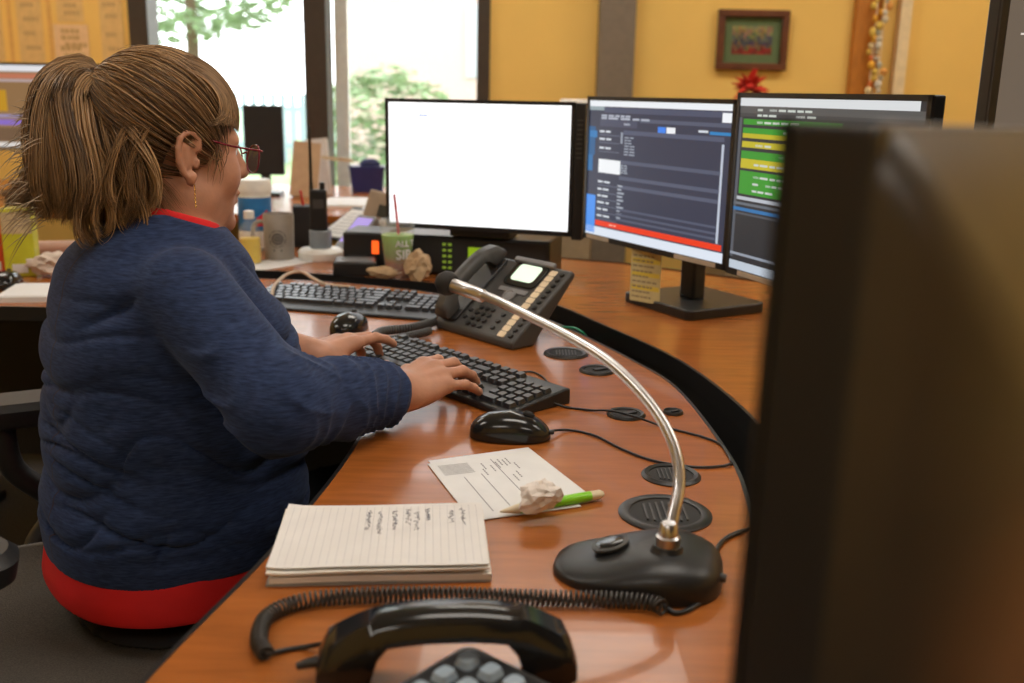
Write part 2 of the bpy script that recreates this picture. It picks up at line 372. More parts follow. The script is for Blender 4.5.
# ------------------------------------------------------------------ monitors
scr_m = attr_mat('lit_screen', rough=.35, emission=1.0)
def screen_mesh(w, h, rects, gain=1.):
    m = MB(); m.quad([(-w/2, 0, 0), (w/2, 0, 0), (w/2, 0, h), (-w/2, 0, h)], col=tuple(c*gain for c in s2l(rects[0])))
    for i, (x0, y0, x1, y1, c) in enumerate(rects[1:]):
        d = -.00025-.00003*(i % 9)
        m.quad([(-w/2+x0*w, d, h-y1*h), (-w/2+x1*w, d, h-y1*h), (-w/2+x1*w, d, h-y0*h), (-w/2+x0*w, d, h-y0*h)], col=tuple(k*gain for k in s2l(c)))
    return m
def monitor(label, cx, cy, zb, w, h, ang, rects, gain=1., zbase=DZ, back=.075, name='monitor', bez=.009, thick=.022, base=(.20, .19), tilt=0., roll=0., lower=.012, bulge=False):
    bx, by = cx-math.sin(ang)*back, cy+math.cos(ang)*back
    t = thing(name, label, 'monitor', (bx, by, zbase), ang)
    MB().prism(rrect(base[0], base[1], .018), 0, .022).build('stand_base', blk, t, bevel=.003)
    z0 = zb-zbase
    hc = max(.03, z0+h*.55)
    MB().box((0, -.005, hc/2+.01), (.05, .035, hc-.02)).build('stand_column', blk, t, bevel=.006)
    M = TR(0, -back, z0) @ RX(tilt) @ RY(roll)
    piv = bpy.data.objects.new('panel', MB().box((0, thick*.5, h/2), (w, thick, h)).mesh('panel', blk)); COL.objects.link(piv)
    piv.parent = t; piv.matrix_local = M
    b = piv.modifiers.new('bevel', 'BEVEL'); b.width = .003; b.segments = 2
    bk = MB(); rings = []
    prof_ = ((thick, .86, .80), (thick+.012, .80, .72), (thick+.03, .62, .5), (thick+.033, .55, .44))
    if bulge: prof_ = [(thick-.002+.05*(1-(1-k/9)**2), .995-.55*(k/9)**1.6, .99-.62*(k/9)**1.4) for k in range(10)]
    for y_, sx, sz in prof_:
        rings.append([(p[0], y_, p[1]+h*(.5 if not bulge else .5-.10*(y_-thick)/.05)) for p in rrect(w*sx, h*sz, .02)])
    bk.loft(rings); bk.build('back_shell', blk if not bulge else mat('wall_tinted_black_plastic', (.030, .023, .017), rough=.36, spec=.6, bump=.05, bscale=900), piv, smooth=30 if not bulge else 60)  # bulge shell: yellow wall's reflection tinted into the base colour as brown
    v = MB()
    for i in range(12): v.box((-w*.3+i*w*.055, thick+.013, h*(.82 if not bulge else .6)), (w*.03, .004, .004))
    v.build('vents', black_edge, piv)
    if rects:
        screen_mesh(w-2*bez, h-bez-lower, rects, gain).build('screen', scr_m, piv, loc=(0, -.0008, lower))
    bzl = MB()
    for (x, z, sx, sz) in ((0, h-bez/2, w, bez), (0, lower/2, w, lower), (-w/2+bez/2, h/2, bez, h), (w/2-bez/2, h/2, bez, h)): bzl.box((x, -.0015, z), (sx, .003, sz))
    bzl.build('bezel', blk, piv)
    return t, piv
def words(x, y, w, h, c, n=6, seed=0):
    r = random.Random(seed); out = []; px = x
    for i in range(n):
        q = w/n*r.uniform(.5, 1.1); out.append((px, y, min(px+q*.8, x+w), y+h, c)); px += q
    return out
W_, G_ = (214, 220, 228), (122, 128, 145)
mid = [(58, 62, 80), (0, 0, 1, .042, (236, 240, 244)), (0, .042, .12, .07, (150, 165, 170)), (.12, .05, 1, .085, (78, 84, 106)), (.94, .055, 1, .115, (240, 243, 247)),
       (0, .19, .055, .40, (38, 92, 140)), (.01, .22, .07, .27, (44, 120, 180)), (.0, .4, .04, .52, (44, 110, 165)), (.0, .70, .075, .985, (74, 146, 236)),
       (.09, .425, .265, .525, (240, 243, 246)), (.53, .165, .585, .205, (66, 132, 232)), (.59, .165, .65, .205, (238, 240, 244)), (.80, .17, .86, .185, W_), (.87, .175, 1, .195, (50, 130, 190)),
       (.09, .135, .38, .185, (74, 78, 98)), (.40, .12, 1, .145, (86, 92, 112)), (.28, .205, .96, .235, (84, 90, 112)), (.26, .42, .95, .445, (86, 92, 112)), (.26, .535, .95, .56, (88, 94, 114)), (.26, .60, .95, .625, (88, 94, 114)),
       (.25, .77, .95, .785, (86, 92, 112)), (.25, .81, .95, .825, (86, 92, 112)), (.25, .845, .95, .86, (86, 92, 112)), (.948, .25, .962, .88, (190, 198, 212)), (.26, .22, .275, .30, (150, 158, 172)),
       (.08, .885, .985, .925, (236, 64, 36)), (0, .935, 1, 1, (222, 230, 242))]
for i, y in enumerate((.10, .118, .155)): mid += words(.1, y, .28+.2*(i == 1), .014, (176, 182, 196), 5, i)
for i, y in enumerate((.215, .27, .335, .585, .64, .69, .74, .79, .84)): mid += words(.09, y, .13, .014, W_, 2, i+9); mid += [(.09, y+.03, .25, y+.036, (100, 106, 124))]
for i in range(7): mid += words(.29, .25+i*.02, .1, .01, (150, 158, 172), 2, i+30)
for i in range(5): mid += words(.26, .435+i*.017, .09, .01, (160, 168, 180), 2, i+40)
for i in range(10): mid += words(.25, .60+i*.026, .06, .012, (170, 178, 190), 1, i+50)
mid += words(.1, .90, .2, .01, (250, 190, 170), 5, 77)
rgt = [(52, 54, 58), (0, 0, .97, .045, (232, 236, 238)), (0, .045, 1, .085, (92, 92, 92)), (0, .085, 1, .105, (70, 72, 74)), (0, .11, .02, .93, (96, 100, 108)),
       (.03, .118, .62, .15, (62, 156, 50)), (.03, .168, .9, .2, (62, 160, 52)), (.03, .2, .9, .226, (202, 190, 44)), (.03, .245, .9, .28, (206, 192, 46)), (.03, .30, .9, .345, (62, 158, 52)), (.03, .345, .9, .40, (208, 194, 48)), (.03, .415, .9, .55, (66, 160, 54)),
       (.0, .565, 1, .585, (198, 204, 214)), (0, .60, 1, .615, (110, 118, 128)), (0, .63, 1, .65, (56, 124, 184)), (0, .66, 1, .672, (88, 92, 100)), (0, .90, 1, .915, (160, 168, 182)), (0, .95, 1, 1, (205, 216, 228))]
for i, y in enumerate((.06, .09, .13, .18, .21, .26, .315, .37, .44, .48, .52)): rgt += words(.12, y, .45, .012, (214, 222, 214), 7, i+90)
lft = [(255, 255, 255), (.17, .095, .225, .11, (150, 160, 225)), (.16, .86, .9, .865, (246, 246, 250))]
lft += [(.44+.018*i, .30, .452+.018*i, .325, (244, 244, 249)) for i in range(6)]+[(.22+.1*i, .5, .26+.1*i, .508, (248, 248, 251)) for i in range(6)]
mL, pL = monitor('wide monitor with blank white page, behind the desk phone', -.094, 2.485, .853, .485, .32, math.radians(-15.7), lft, 1.5, zbase=.836, back=.06, base=(.16, .10))
mM, pM = monitor('monitor showing dark slate program with red bar, yellow note beneath', .290, 2.14, .862, .505, .325, math.radians(-60.5), mid, 1.0, base=(.24, .22), back=.135)
mR, pR = monitor('monitor with green and yellow rows, half hidden by foreground monitor', .4915, 1.645, .868, .482, .331, math.radians(-69), rgt, .85, back=.10)
fgm = monitor('blurred dark back of the nearest monitor at right edge', .2490, .533, .8395, .52, .338, math.radians(231), None, back=.09, roll=math.radians(-1.3), thick=.03, bulge=True)
trs = [(104, 92, 80), (0, .0, 1, .06, (150, 140, 128))]+words(.05, .38, .6, .006, (225, 215, 205), 7, 5)+words(.05, .30, .4, .006, (210, 200, 190), 3, 6)+[(.5, .33, .62, .37, (120, 140, 175))]
monitor('raised monitor with grey-brown screen at the top right corner',   .838, 1.375, 1.03, .5, .40, math.radians(17), trs, 1.0, bez=.011, back=.09, base=(.22, .2))
MB().box((.2425+.013, .02, .155), (.026, .045, .325)).build('side_housing', blk, pL, bevel=.003)
m_ = MB()
for i in range(9): m_.box((.2425+.013, -.003, .19+.011*i), (.014, .002, .004))
m_.build('vents', dgrey, pL)
# stickers on the bezels, note hanging from the middle monitor
tape = mat('label_tape', (.50, .42, .33), rough=.6)
def sticker(p, x, w, z=.001): MB().box((x, -.0036, z+.005), (w, .0008, .0095)).build('label_sticker', tape, p, label='cream label tape')
sticker(pM, .16, .13); sticker(pM, -.19, .09); sticker(pR, -.14, .12)
note = mat('note_paper', (.62, .56, .30), rough=.8)
nt_ = thing('paper_note', 'handwritten cream note hanging below the dark-program monitor', 'note', PY(647, 250, 2.17), math.radians(-40))
MB().box((0, 0, -.058), (.078, .0008, .118)).build('sheet', note, nt_)
m_ = MB()
for i in range(9):
    for r_ in words(-.034, 0, .068, .001, None, 5, i): m_.quad([(r_[0], -.0006, -.012-.0115*i), (r_[2], -.0006, -.012-.0115*i), (r_[2], -.0006, -.016-.0115*i), (r_[0], -.0006, -.016-.0115*i)], col=(.30, .26, .16))
m_.build('handwriting', attr_mat('ink', .8), nt_)
m_ = MB()
for i in range(3): m_.quad([(-.036, -.0005, -.02-.03*i), (.036, -.0005, -.02-.03*i), (.036, -.0005, -.03-.03*i), (-.036, -.0005, -.03-.03*i)], col=(.75, .62, .10))
m_.build('highlighter_marks', attr_mat('ink', .8), nt_)

# ------------------------------------------------------------------ keyboards
U19 = .019
def keyrows():
    R = []
    def row(y, items, x=0):
        for it in items:
            if it < 0: x += -it
            else: R.append((x, y, it)); x += it
    row(0, [1, -1, 1, 1, 1, 1, -.5, 1, 1, 1, 1, -.5, 1, 1, 1, 1, -.25, 1, 1, 1])
    row(1.15, [1]*13+[2, -.25, 1, 1, 1, -.25, 1, 1, 1, 1]); row(2.15, [1.5]+[1]*12+[1.5, -.25, 1, 1, 1, -.25, 1, 1, 1, 1])
    row(3.15, [1.75]+[1]*11+[2.25, -3.5, 1, 1, 1, 1]); row(4.15, [2.25]+[1]*10+[2.75, -1.25, 1, -1.25, 1, 1, 1, 1])
    row(5.15, [1.25, 1.25, 1.25, 6.25, 1.25, 1.25, 1.25, 1.25, -.25, 1, 1, 1, -.25, 2, 1, 1])
    return R
key_cache = {}
def keyboard(label, loc, ang, keymat, rest=0.):
    t = thing('keyboard', label, 'keyboard', loc, ang, 'black keyboards on the desk')
    L, D = .444, .134
    prof = [(-D/2-rest, 0), (D/2, 0), (D/2, .024), (D/2-.012, .025), (-D/2, .010), (-D/2-rest, .006)]
    rings = [[(x, y, z) for y, z in prof] for x in (-L/2, L/2)]
    MB().loft(rings).build('body', blk, t, bevel=.003)
    tilt = math.atan2(.015, D-.012)
    for (x, y, wd) in keyrows():
        if (wd, keymat.name) not in key_cache:
            a = rrect(wd*U19-.0022, U19-.0022, .0018, 2); b = rrect(wd*U19-.0062, U19-.0066, .002, 2, 0, .0006)
            key_cache[(wd, keymat.name)] = MB().prism(a, 0, .0062, top=b).mesh('key', keymat)
        px = -L/2+.0085+(x+wd/2)*U19; py = D/2-.019-(y+.0)*U19*.965
        link('key', key_cache[(wd, keymat.name)], t, loc=(px, py, .0105+(py+D/2)*math.tan(tilt)), rot=(tilt, 0, 0))
    return t
keym = mat('worn_key_caps', (.02, .021, .024), rough=.3, spec=.6)
keym2 = mat('grey_key_caps', (.035, .035, .04), rough=.28, spec=.6)
keyboard('black keyboard under her hands', (-.100, 1.575, DZ), math.radians(-48), keym).scale = (.965, .965, 1)
keyboard('black keyboard lying behind the first, against the cup and napkins', (-.352, 2.145, DZ), math.radians(-14), keym2, rest=.03)

# ------------------------------------------------------------------ mice
def mouse(label, loc, ang, m):
    t = thing('mouse', label, 'mouse', loc, ang, 'black mice')
    rings = []
    for k in range(9):
        s = k/8; q = math.sqrt(max(0, 1-s**2.6))
        ring = []
        for i in range(32):
            a = 2*PI*i/32; ca, sa = math.cos(a), math.sin(a)
            x = .056*abs(ca)**.85*math.copysign(1, ca)*q; y = .031*abs(sa)**.85*math.copysign(1, sa)*q*(1+.0*ca)
            h = .037*(1-.35*max(0, x/.056)**2-.12*max(0, -x/.056)**2)
            ring.append((x, y, .002+h*s**.8))
        rings.append(ring)
    MB().loft(rings).build('shell', m, t, smooth=50)
    MB().tube([(-.0+.018+.003*i, .0, .0372-.0022*i*.5) for i in range(6)], [.002, .004, .0046, .0046, .004, .002], 8).build('scroll_wheel', blk_soft, t, smooth=60)
    MB().box((.055, 0, .010), (.012, .008, .006)).build('cable_boot', blk, t, bevel=.002)
    return t
mouse('glossy black mouse beside the printed slip', PZ(510, 434, DZ+.005) + Vector((0, 0, -.005)), math.radians(-3), blk_gloss)
mouse('rounded black mouse seen end-on near her left hand', (PZ(357, 335, DZ).x-.02, PZ(357, 335, DZ).y+.03, DZ), math.radians(76), blk_gloss)
def cable(label, pts, r=.0018, m=blk, name='cable', grp=None, k=8):
    P = catmull(pts, k)
    return tag(MB().tube(P, r, 8).build(name, m, None, smooth=60), label, 'cable', grp)
def pz(u, v, z=.0022): p = PZ(u, v, DZ+z); return (p.x, p.y, p.z)
cable('black mouse cord running right to the desk edge', [pz(549, 431, .008), pz(570, 430), pz(596, 436), pz(622, 449), pz(655, 461), pz(695, 467), pz(722, 466), pz(731, 464), pz(734, 470, -.02), pz(742, 480, -.06)])
cable('black keyboard cord crossing two grommets', [pz(548, 401, .010), pz(566, 407), pz(590, 410), pz(612, 411, .006), pz(636, 417, .008), pz(665, 427), pz(700, 436), pz(720, 444), pz(729, 456), pz(733, 466, -.005), pz(736, 475, -.05)])
cable('green network cord dropping behind the phone', [pz(545, 322), pz(560, 327), pz(574, 328), pz(583, 333, -.002), pz(588, 340, -.04)], .0025, mat('green_cord', (.02, .30, .16), rough=.4))
cable('thin black cord curving beside the slatted lid', [pz(522, 372), pz(533, 372), pz(543, 377), pz(548, 384), pz(546, 392, .004)], .0016)
cable('beige cord looping behind the rear keyboard', [pz(272, 296, .02), pz(275, 285, .03), pz(288, 274, .03), pz(302, 272, .03), pz(314, 279, .03), pz(328, 285, .03), pz(350, 287, .03)], .004, mat('beige_cord', (.5, .38, .27), rough=.5))
def coil(pts, R, r, pitch, name, label, m=blk, k=24, seg=9):
    P = catmull(pts, k); d = [0]
    for a, b in zip(P, P[1:]): d.append(d[-1]+(b-a).length)
    Ltot = d[-1]; n = int(Ltot/pitch*seg); out = []; j = 0
    up = Vector((0, 0, 1))
    for i in range(n+1):
        s = Ltot*i/n
        while j < len(d)-2 and d[j+1] < s: j += 1
        f = (s-d[j])/max(1e-9, d[j+1]-d[j]); p = P[j].lerp(P[j+1], min(1, f)); T = (P[j+1]-P[j]).normalized()
        S = T.cross(up).normalized(); B = S.cross(T); a = 2*PI*s/pitch
        out.append(p+(S*math.cos(a)+B*math.sin(a))*R)
    return tag(MB().tube(out, r, 6).build(name, m, None, smooth=60), label, 'cord')
cordm = mat('coil_cord_vinyl', (.035, .030, .026), rough=.42)
coil([pz(266, 654, .008), pz(259, 640, .008), pz(266, 618, .008), pz(292, 604, .008), pz(335, 597, .008), pz(420, 594, .008), pz(520, 597, .008), pz(600, 599, .008), pz(648, 602, .008), pz(664, 608, .008)],   .0066, .0014, .0047, 'coiled_handset_cord', 'long black coiled cord stretched across the desk below the notepad', cordm)
coil([pz(434, 322, .012), pz(410, 328, .012), pz(384, 331, .012), pz(374, 336, .012)], .007, .0026, .0056, 'coiled_handset_cord', 'grey coiled phone cord between mouse and upright phone', dgrey)
coil([pz(430, 331, .012), pz(405, 337, .012), pz(383, 341, .012)], .006, .0024, .0052, 'coiled_handset_cord', 'lower coil of phone cord above the keyboard', dgrey)
cable('straight black tail of cord reaching the foreground handset', [pz(264, 655, .006), pz(285, 650), pz(310, 646, .004), pz(336, 641, .02)], .0022, blk)
cable('black microphone lead curling off the desk edge', [pz(664, 606, .004), pz(676, 613), pz(692, 608), pz(710, 593), pz(717, 572, .006), pz(716, 553, .004), pz(724, 540), pz(742, 531), pz(760, 527, -.01)], .0026, blk)

# ------------------------------------------------------------------ gooseneck microphone
mc = PZ(637, 574, DZ); mang = math.radians(-14)
mic = thing('gooseneck_microphone', 'black desk microphone with long silver gooseneck', 'microphone', (mc.x, mc.y, DZ), mang)
rings = []
for k in range(11):
    s = k/10; q = math.sqrt(max(0, 1-s**3)); ring = []
    for i in range(48):
        a = 2*PI*i/48; ca, sa = math.cos(a), math.sin(a)
        x0 = .083*math.copysign(abs(ca)**.8, ca); y0 = .060*math.copysign(abs(sa)**.75, sa)*(1+.10*ca)
        x, y = x0*q, y0*q
        tt = min(1, max(0, (x+.07)/.11)); h = .014+.026*(tt*tt*(3-2*tt))
        ring.append((x, y, .001+h*s**.7))
    rings.append(ring)
MB().loft(rings).build('base', blk, mic, smooth=60)
bs = MB(); bs.lathe([(.014, 0), (.0145, .002), (.0145, .0035), (.012, .0045), (.004, .0046)], 28, M=TR(-.028, .004, .0262) @ RY(math.radians(-16)))
bs.build('talk_button', blk_gloss, mic, smooth=50)
MB().lathe([(.018, 0), (.019, .002), (.019, .003), (.0165, .004)], 28, M=TR(-.028, .004, .0250) @ RY(math.radians(-16))).build('button_ring', dgrey, mic, smooth=40)
mi_inv = (TR(mc.x, mc.y, DZ) @ RZ(mang)).inverted()
gp_px = [(668, 541), (674, 512), (679, 488), (678, 462), (670, 436), (655, 410), (632, 383), (604, 358), (570, 337), (535, 319), (500, 302), (472, 291), (452, 285)]
y0_, y1_ = .955, 1.10
gp = []
b0 = mi_inv @ PZ(668, 541, DZ+.046); y0_ = PZ(668, 541, DZ+.046).y
for i, (u, v) in enumerate(gp_px): gp.append(mi_inv @ PY(u, v, y0_+(y1_-y0_)*i/(len(gp_px)-1)))
P = catmull(gp, 6); MB().tube(P, [.0062-.0012*min(1, i/len(P)*1.2) for i in range(len(P))], 14).build('gooseneck', chrome, mic, smooth=60)
MB().lathe([(.034, -.018), (.028, -.012), (.020, -.006), (.0155, -.001), (.0135, .004)], 28, M=TR(b0.x, b0.y, b0.z-.008)).build('boss', blk, mic, smooth=40)
MB().lathe([(.0118, -.004), (.0118, .006), (.0095, .008), (.0085, .018), (.0065, .02)], 24, M=TR(b0.x, b0.y, b0.z-.001)).build('collar', chrome, mic, smooth=40)
e0, e1 = gp[-3], gp[-1]; d_ = (e1-e0).normalized()
MB().tube([e1-d_*.045, e1-d_*.044, e1-d_*.005, e1], [.0065, .0075, .0078, .0085], 14).build('capsule_sleeve', chrome, mic, smooth=50)
MB().tube([e1-d_*.002, e1, e1+d_*.005, e1+d_*.012, e1+d_*.018, e1+d_*.021], [.009, .0125, .0142, .0135, .009, .003], 18).build('capsule', blk_soft, mic, smooth=70)
pl = mi_inv @ PZ(705, 574, DZ+.016)
MB().tube([pl+Vector((-.016, .0, 0)), pl+Vector((-.004, 0, 0)), pl+Vector((.004, 0, 0)), pl+Vector((.02, 0, -.002))], [.0075, .0075, .006, .004], 10).build('plug', dgrey, mic, smooth=40)

# ------------------------------------------------------------------ telephones
def handset_mb(L=.205, wd=.046, arch=.032, th=.024, cup=.030):
    rings = []; N = 26
    for k in range(N+1):
        s = -1+2*k/N; x = s*L/2
        e = max(0, (abs(s)-.55)/.45); sm = e*e*(3-2*e)
        top = .012+cup+arch*(1-abs(s)**2.4)-.006*sm
        if abs(s) > .93: top -= .012*((abs(s)-.93)/.07)**2
        edge = min(1, max(0, (abs(s)-.50)/.12)); edge = edge*edge*(3-2*edge)
        bot = (top-th)*(1-edge)+(.0015+.004*max(0, (abs(s)-.85)/.15))*edge
        w_ = wd*(.86+.16*sm)*(1 if abs(s) < .97 else .93)
        ring = []
        for (y, z, c) in ((-.5, .15, 0), (-.46, .75, 0), (-.3, 1, 0), (.3, 1, 0), (.46, .75, 0), (.5, .15, 0), (.44, 0, 0), (-.44, 0, 0)):
            ring.append((x, y*w_, bot+(top-bot)*z))
        rings.append(ring)
    return MB().loft(rings)
# foreground handset
hl, hr = PZ(352, 662, DZ+.02), PZ(540, 655, DZ+.02)
ha = math.atan2(hr.y-hl.y, hr.x-hl.x)
hs = thing('telephone_handset', 'glossy black handset lying off the hook at the bottom edge', 'handset', ((hl.x+hr.x)/2, (hl.y+hr.y)/2+.004, DZ), ha)
handset_mb(.205, .05, .022, .022, .030).build('grip', blk_gloss, hs, smooth=45, bevel=.0)
MB().tube([(-.1, .006, .016), (-.112, .006, .014), (-.12, .006, .012)], [.005, .004, .003], 10).build('cord_boot', blk, hs, smooth=50)
kp = PZ(468, 640, DZ+.026)
ph = thing('telephone', 'dark phone keypad with bluish keys below the handset', 'telephone', (kp.x, kp.y, DZ), math.radians(-130))
MB().prism(rrect(.16, .19, .012, 4, .08, .095), 0, .024).build('body', dgrey, ph, bevel=.003)
MB().prism(rrect(.147, .177, .006, 3, .08, .095), .024, .0255).build('faceplate', blk, ph)
kk = mat('pale_blue_keys', (.34, .42, .50), rough=.3)
kmesh = MB().prism(rrect(.019, .0165, .005, 3), 0, .006, top=rrect(.015, .0125, .004, 3)).mesh('key', kk)
for i in range(5):
    for j in range(6): link('key', kmesh, ph, loc=(.025+.0265*i, .023+.0235*j, .0255))

# upright desk phone
pf0, pf1 = PZ(432, 327, DZ), PZ(515, 352, DZ); pang = math.atan2(pf1.y-pf0.y, pf1.x-pf0.x)
pc = (pf0+pf1)/2
dp = thing('desk_phone', 'charcoal office phone with lit display and paper key labels', 'telephone', (pc.x, pc.y, DZ), pang)
PWd = .25; th_ = math.radians(38); PLn = .205; dp.scale = (.94, .94, .94)
prof = [(0, 0), (0, .016), (PLn*math.cos(th_), .016+PLn*math.sin(th_)), (PLn*math.cos(th_)+.012, .016+PLn*math.sin(th_)-.01), (.075, .02), (.06, 0)]
MB().loft([[(x, y, z) for y, z in prof] for x in (-PWd/2, PWd/2)]).build('body', dgrey, dp, bevel=.006, seg=3)
MB().prism(rrect(.10, .08, .01, 3, 0, .105), 0, .05).build('foot', dgrey, dp)
Mp = TR(0, 0, .016) @ RX(th_)
def pbox(name, u, v, w, h, d, m, bev=.0, up=0.):
    o = MB().prism(rrect(w, h, min(w, h)*.2, 3), 0, d).build(name, m, dp, bevel=bev)
    o.matrix_local = Mp @ TR(u, v, up); return o
pbox('handset_cradle', -.093, .105, .058, .19, .006, blk, .002)
hsu = handset_mb(.205, .044, .018, .022, .022).build('handset', dgrey, dp, smooth=45); hsu.matrix_local = Mp @ TR(-.093, .108, .006) @ RZ(PI/2)
pbox('display_bezel', .018, .168, .098, .066, .004, blk_gloss, .001)
MB_lcd = mat('lcd_glow', (.6, .7, .62), rough=.3, emit=s2l((205, 226, 205)), estr=.9)
pbox('display', .018, .171, .068, .046, .0046, MB_lcd)
pbox('hood', .018, .203, .12, .012, .010, mgrey, .003)
pbox('soft_key_bar', .018, .122, .085, .012, .003, mgrey, .001)
o = MB().lathe([(.017, 0), (.017, .003), (.012, .0045), (.011, .003), (.0105, .004), (.004, .0045)], 24).build('navigation_pad', mgrey, dp, smooth=40); o.matrix_local = Mp @ TR(.018, .108, 0)
km = MB().prism(rrect(.0125, .0095, .004, 3), 0, .004, top=rrect(.0105, .0075, .0035, 3)).mesh('key', blk)
def pkey(u, v): o = link('key', km, dp); o.matrix_local = Mp @ TR(u, v, 0)
for i in range(3):
    for j in range(4): pkey(-.026+.018*i, .016+.0155*j)
for v in (.022, .040, .058, .078, .09): pkey(.046, v)
for v in (.078, .09): pkey(.030, v-.0); pkey(-.044, v)
for u in (-.05,): 
    for v in (.03, .05): pkey(u, v)
for i in range(12):
    pbox('paper_label', .082, .014+.0158*i, .020, .0142, .0012, cream)
    pkey(.108, .014+.0158*i)

# ------------------------------------------------------------------ paper things on the desk
ink = attr_mat('ink', .8)
def strokes(n, x0, x1, y0, y1, seed, c=(.09, .09, .12), h=.006):
    r = random.Random(seed); m = MB(); x = x0
    for i in range(n):
        px, py = r.uniform(x0, x1), r.uniform(y0, y1)
        for j in range(r.randint(3, 6)):
            a = (px, py); px += r.uniform(-.2, .3)*h*1.6; py += r.uniform(-.6, .6)*h
            dx, dy = px-a[0], py-a[1]; l = math.hypot(dx, dy)+1e-6; nx, ny = -dy/l*.00045, dx/l*.00045
            m.quad([(a[0]-nx, a[1]-ny, 0), (px-nx, py-ny, 0), (px+nx, py+ny, 0), (a[0]+nx, a[1]+ny, 0)], col=c)
    return m
np_ = thing('notepad', 'thick lined notepad with handwriting and curled pages', 'notepad', (-.130, .948, DZ), math.radians(5))
NW, ND = .212, .154
def page(z, jx, jy, ja, curl, th=.0012, w=NW, d=ND, n=14):
    m = MB(); top = []; 
    for b in range(n+1):
        for a in range(n+1):
            u, v = a/n, b/n
            zz = z+curl*((max(0, .35-v)/.35)**2)*(.4+.6*u)+curl*.5*((max(0, .12-u)/.12)**2)+.0008*math.sin(5*u+3*v)
            x, y = (u-.5)*w, (v-.5)*d
            top.append((x*math.cos(ja)-y*math.sin(ja)+jx, x*math.sin(ja)+y*math.cos(ja)+jy, zz))
    N = n+1; vs = top+[(x, y, zz-th) for x, y, zz in top]; fs = []
    for b in range(n):
        for a in range(n):
            q = b*N+a; fs.append((q, q+1, q+N+1, q+N)); fs.append((N*N+q, N*N+q+N, N*N+q+N+1, N*N+q+1))
    ed = [a for a in range(N)]+[b*N+n for b in range(1, N)]+[n*N+a for a in range(n-1, -1, -1)]+[b*N for b in range(n-1, 0, -1)]
    for i in range(len(ed)): a, b = ed[i], ed[(i+1) % len(ed)]; fs.append((a, N*N+a, N*N+b, b))
    m.add(vs, fs); return m
padp = mat('cream_pad_paper', (.72, .68, .62), rough=.85, var=.04)
MB().box((0, 0, .0012), (NW+.002, ND+.002, .0024)).build('backing_board', mat('grey_board', (.30, .29, .27), rough=.9), np_)
page(.0085, .002, -.001, .003, .0005, .006).build('page_block', padp, np_, smooth=30)
page(.0125, -.001, -.003, .012, .004, .0022).build('loose_page', padp, np_, smooth=30)
page(.0155, .0, .001, -.008, .0042, .0012).build('top_page', mat('ruled_paper', (.74, .72, .71), rough=.85, var=.03), np_, smooth=30)
def pz_top(x, y):
    u, v = x/NW+.5, y/ND+.5
    return .0159+.0042*((max(0, .35-v)/.35)**2)*(.4+.6*u)+.0021*((max(0, .12-u)/.12)**2)+.0008*math.sin(5*u+3*v)
m_ = MB()
for i in range(26):
    x = -NW/2+.008+i*.0079
    for j in range(10):
        ya, yb = -ND/2+.006+j*.0142, -ND/2+.006+(j+1)*.0142
        m_.quad([(x-.0002, ya, pz_top(x, ya)), (x+.0002, ya, pz_top(x, ya)), (x+.0002, yb, pz_top(x, yb)), (x-.0002, yb, pz_top(x, yb))], col=(.50, .49, .52))
m_.build('ruled_lines', ink, np_)
m_ = MB(); r = random.Random(3)
for (cx, n) in ((.084, 6), (.072, 5), (.047, 7), (.035, 6), (.026, 6), (.012, 8), (-.004, 7), (-.016, 9)):
    y = .064-random.Random(int(cx*1e4)).uniform(0, .01)
    for k in range(n):
        px, py = cx, y
        for j in range(5):
            a = (px, py); px = cx+r.uniform(-.0035, .0035); py -= r.uniform(-.0008, .003)
            dx, dy = px-a[0], py-a[1]; l = math.hypot(dx, dy)+1e-6; nx, ny = -dy/l*.0004, dx/l*.0004
            z = pz_top(px, py)+.0002
            m_.quad([(a[0]-nx, a[1]-ny, z), (px-nx, py-ny, z), (px+nx, py+ny, z), (a[0]+nx, a[1]+ny, z)], col=(.16, .16, .20))
        y = py-.001
m_.build('handwriting', ink, np_)
# printed slips
sl = thing('printed_slip', 'printed white form lying under the crumpled paper', 'paper', (-.002, 1.135, DZ), math.radians(24)); sl.scale = (.94, .94, 1)
MB().box((.004, .006, .0006), (.150, .205, .0006)).build('lower_sheet', paper, sl)
MB().box((-.012, -.006, .0014), (.140, .195, .0006), M=RZ(-.06)).build('upper_sheet', paper, sl)
m_ = MB(); zt = .0019
for i in range(9): m_.quad([(-.072, .078-.0042*i, zt), (-.030, .078-.0042*i, zt), (-.030, .0762-.0042*i, zt), (-.072, .0762-.0042*i, zt)], col=(.33, .33, .34))
for (x, y0, y1) in ((-.05, -.085, .03), (-.025, -.075, .035), (.004, -.06, .082)): m_.quad([(x, y0, zt), (x+.0012, y0, zt), (x+.0012, y1, zt), (x, y1, zt)], col=(.2, .2, .22))
for i, (x, y) in enumerate(((-.018, .05), (-.014, .07), (-.004, .06), (.006, .07), (.012, .078), (.018, .075), (.024, .08), (.022, .03), (.03, .06), (.014, .02))):
    for j in range(4): m_.quad([(x, y-.006*j, zt), (x+.002, y-.006*j, zt), (x+.002, y-.006*j-.0045, zt), (x, y-.006*j-.0045, zt)], col=(.2, .2, .22))
m_.build('print', ink, sl, rot=(0, 0, -.06))
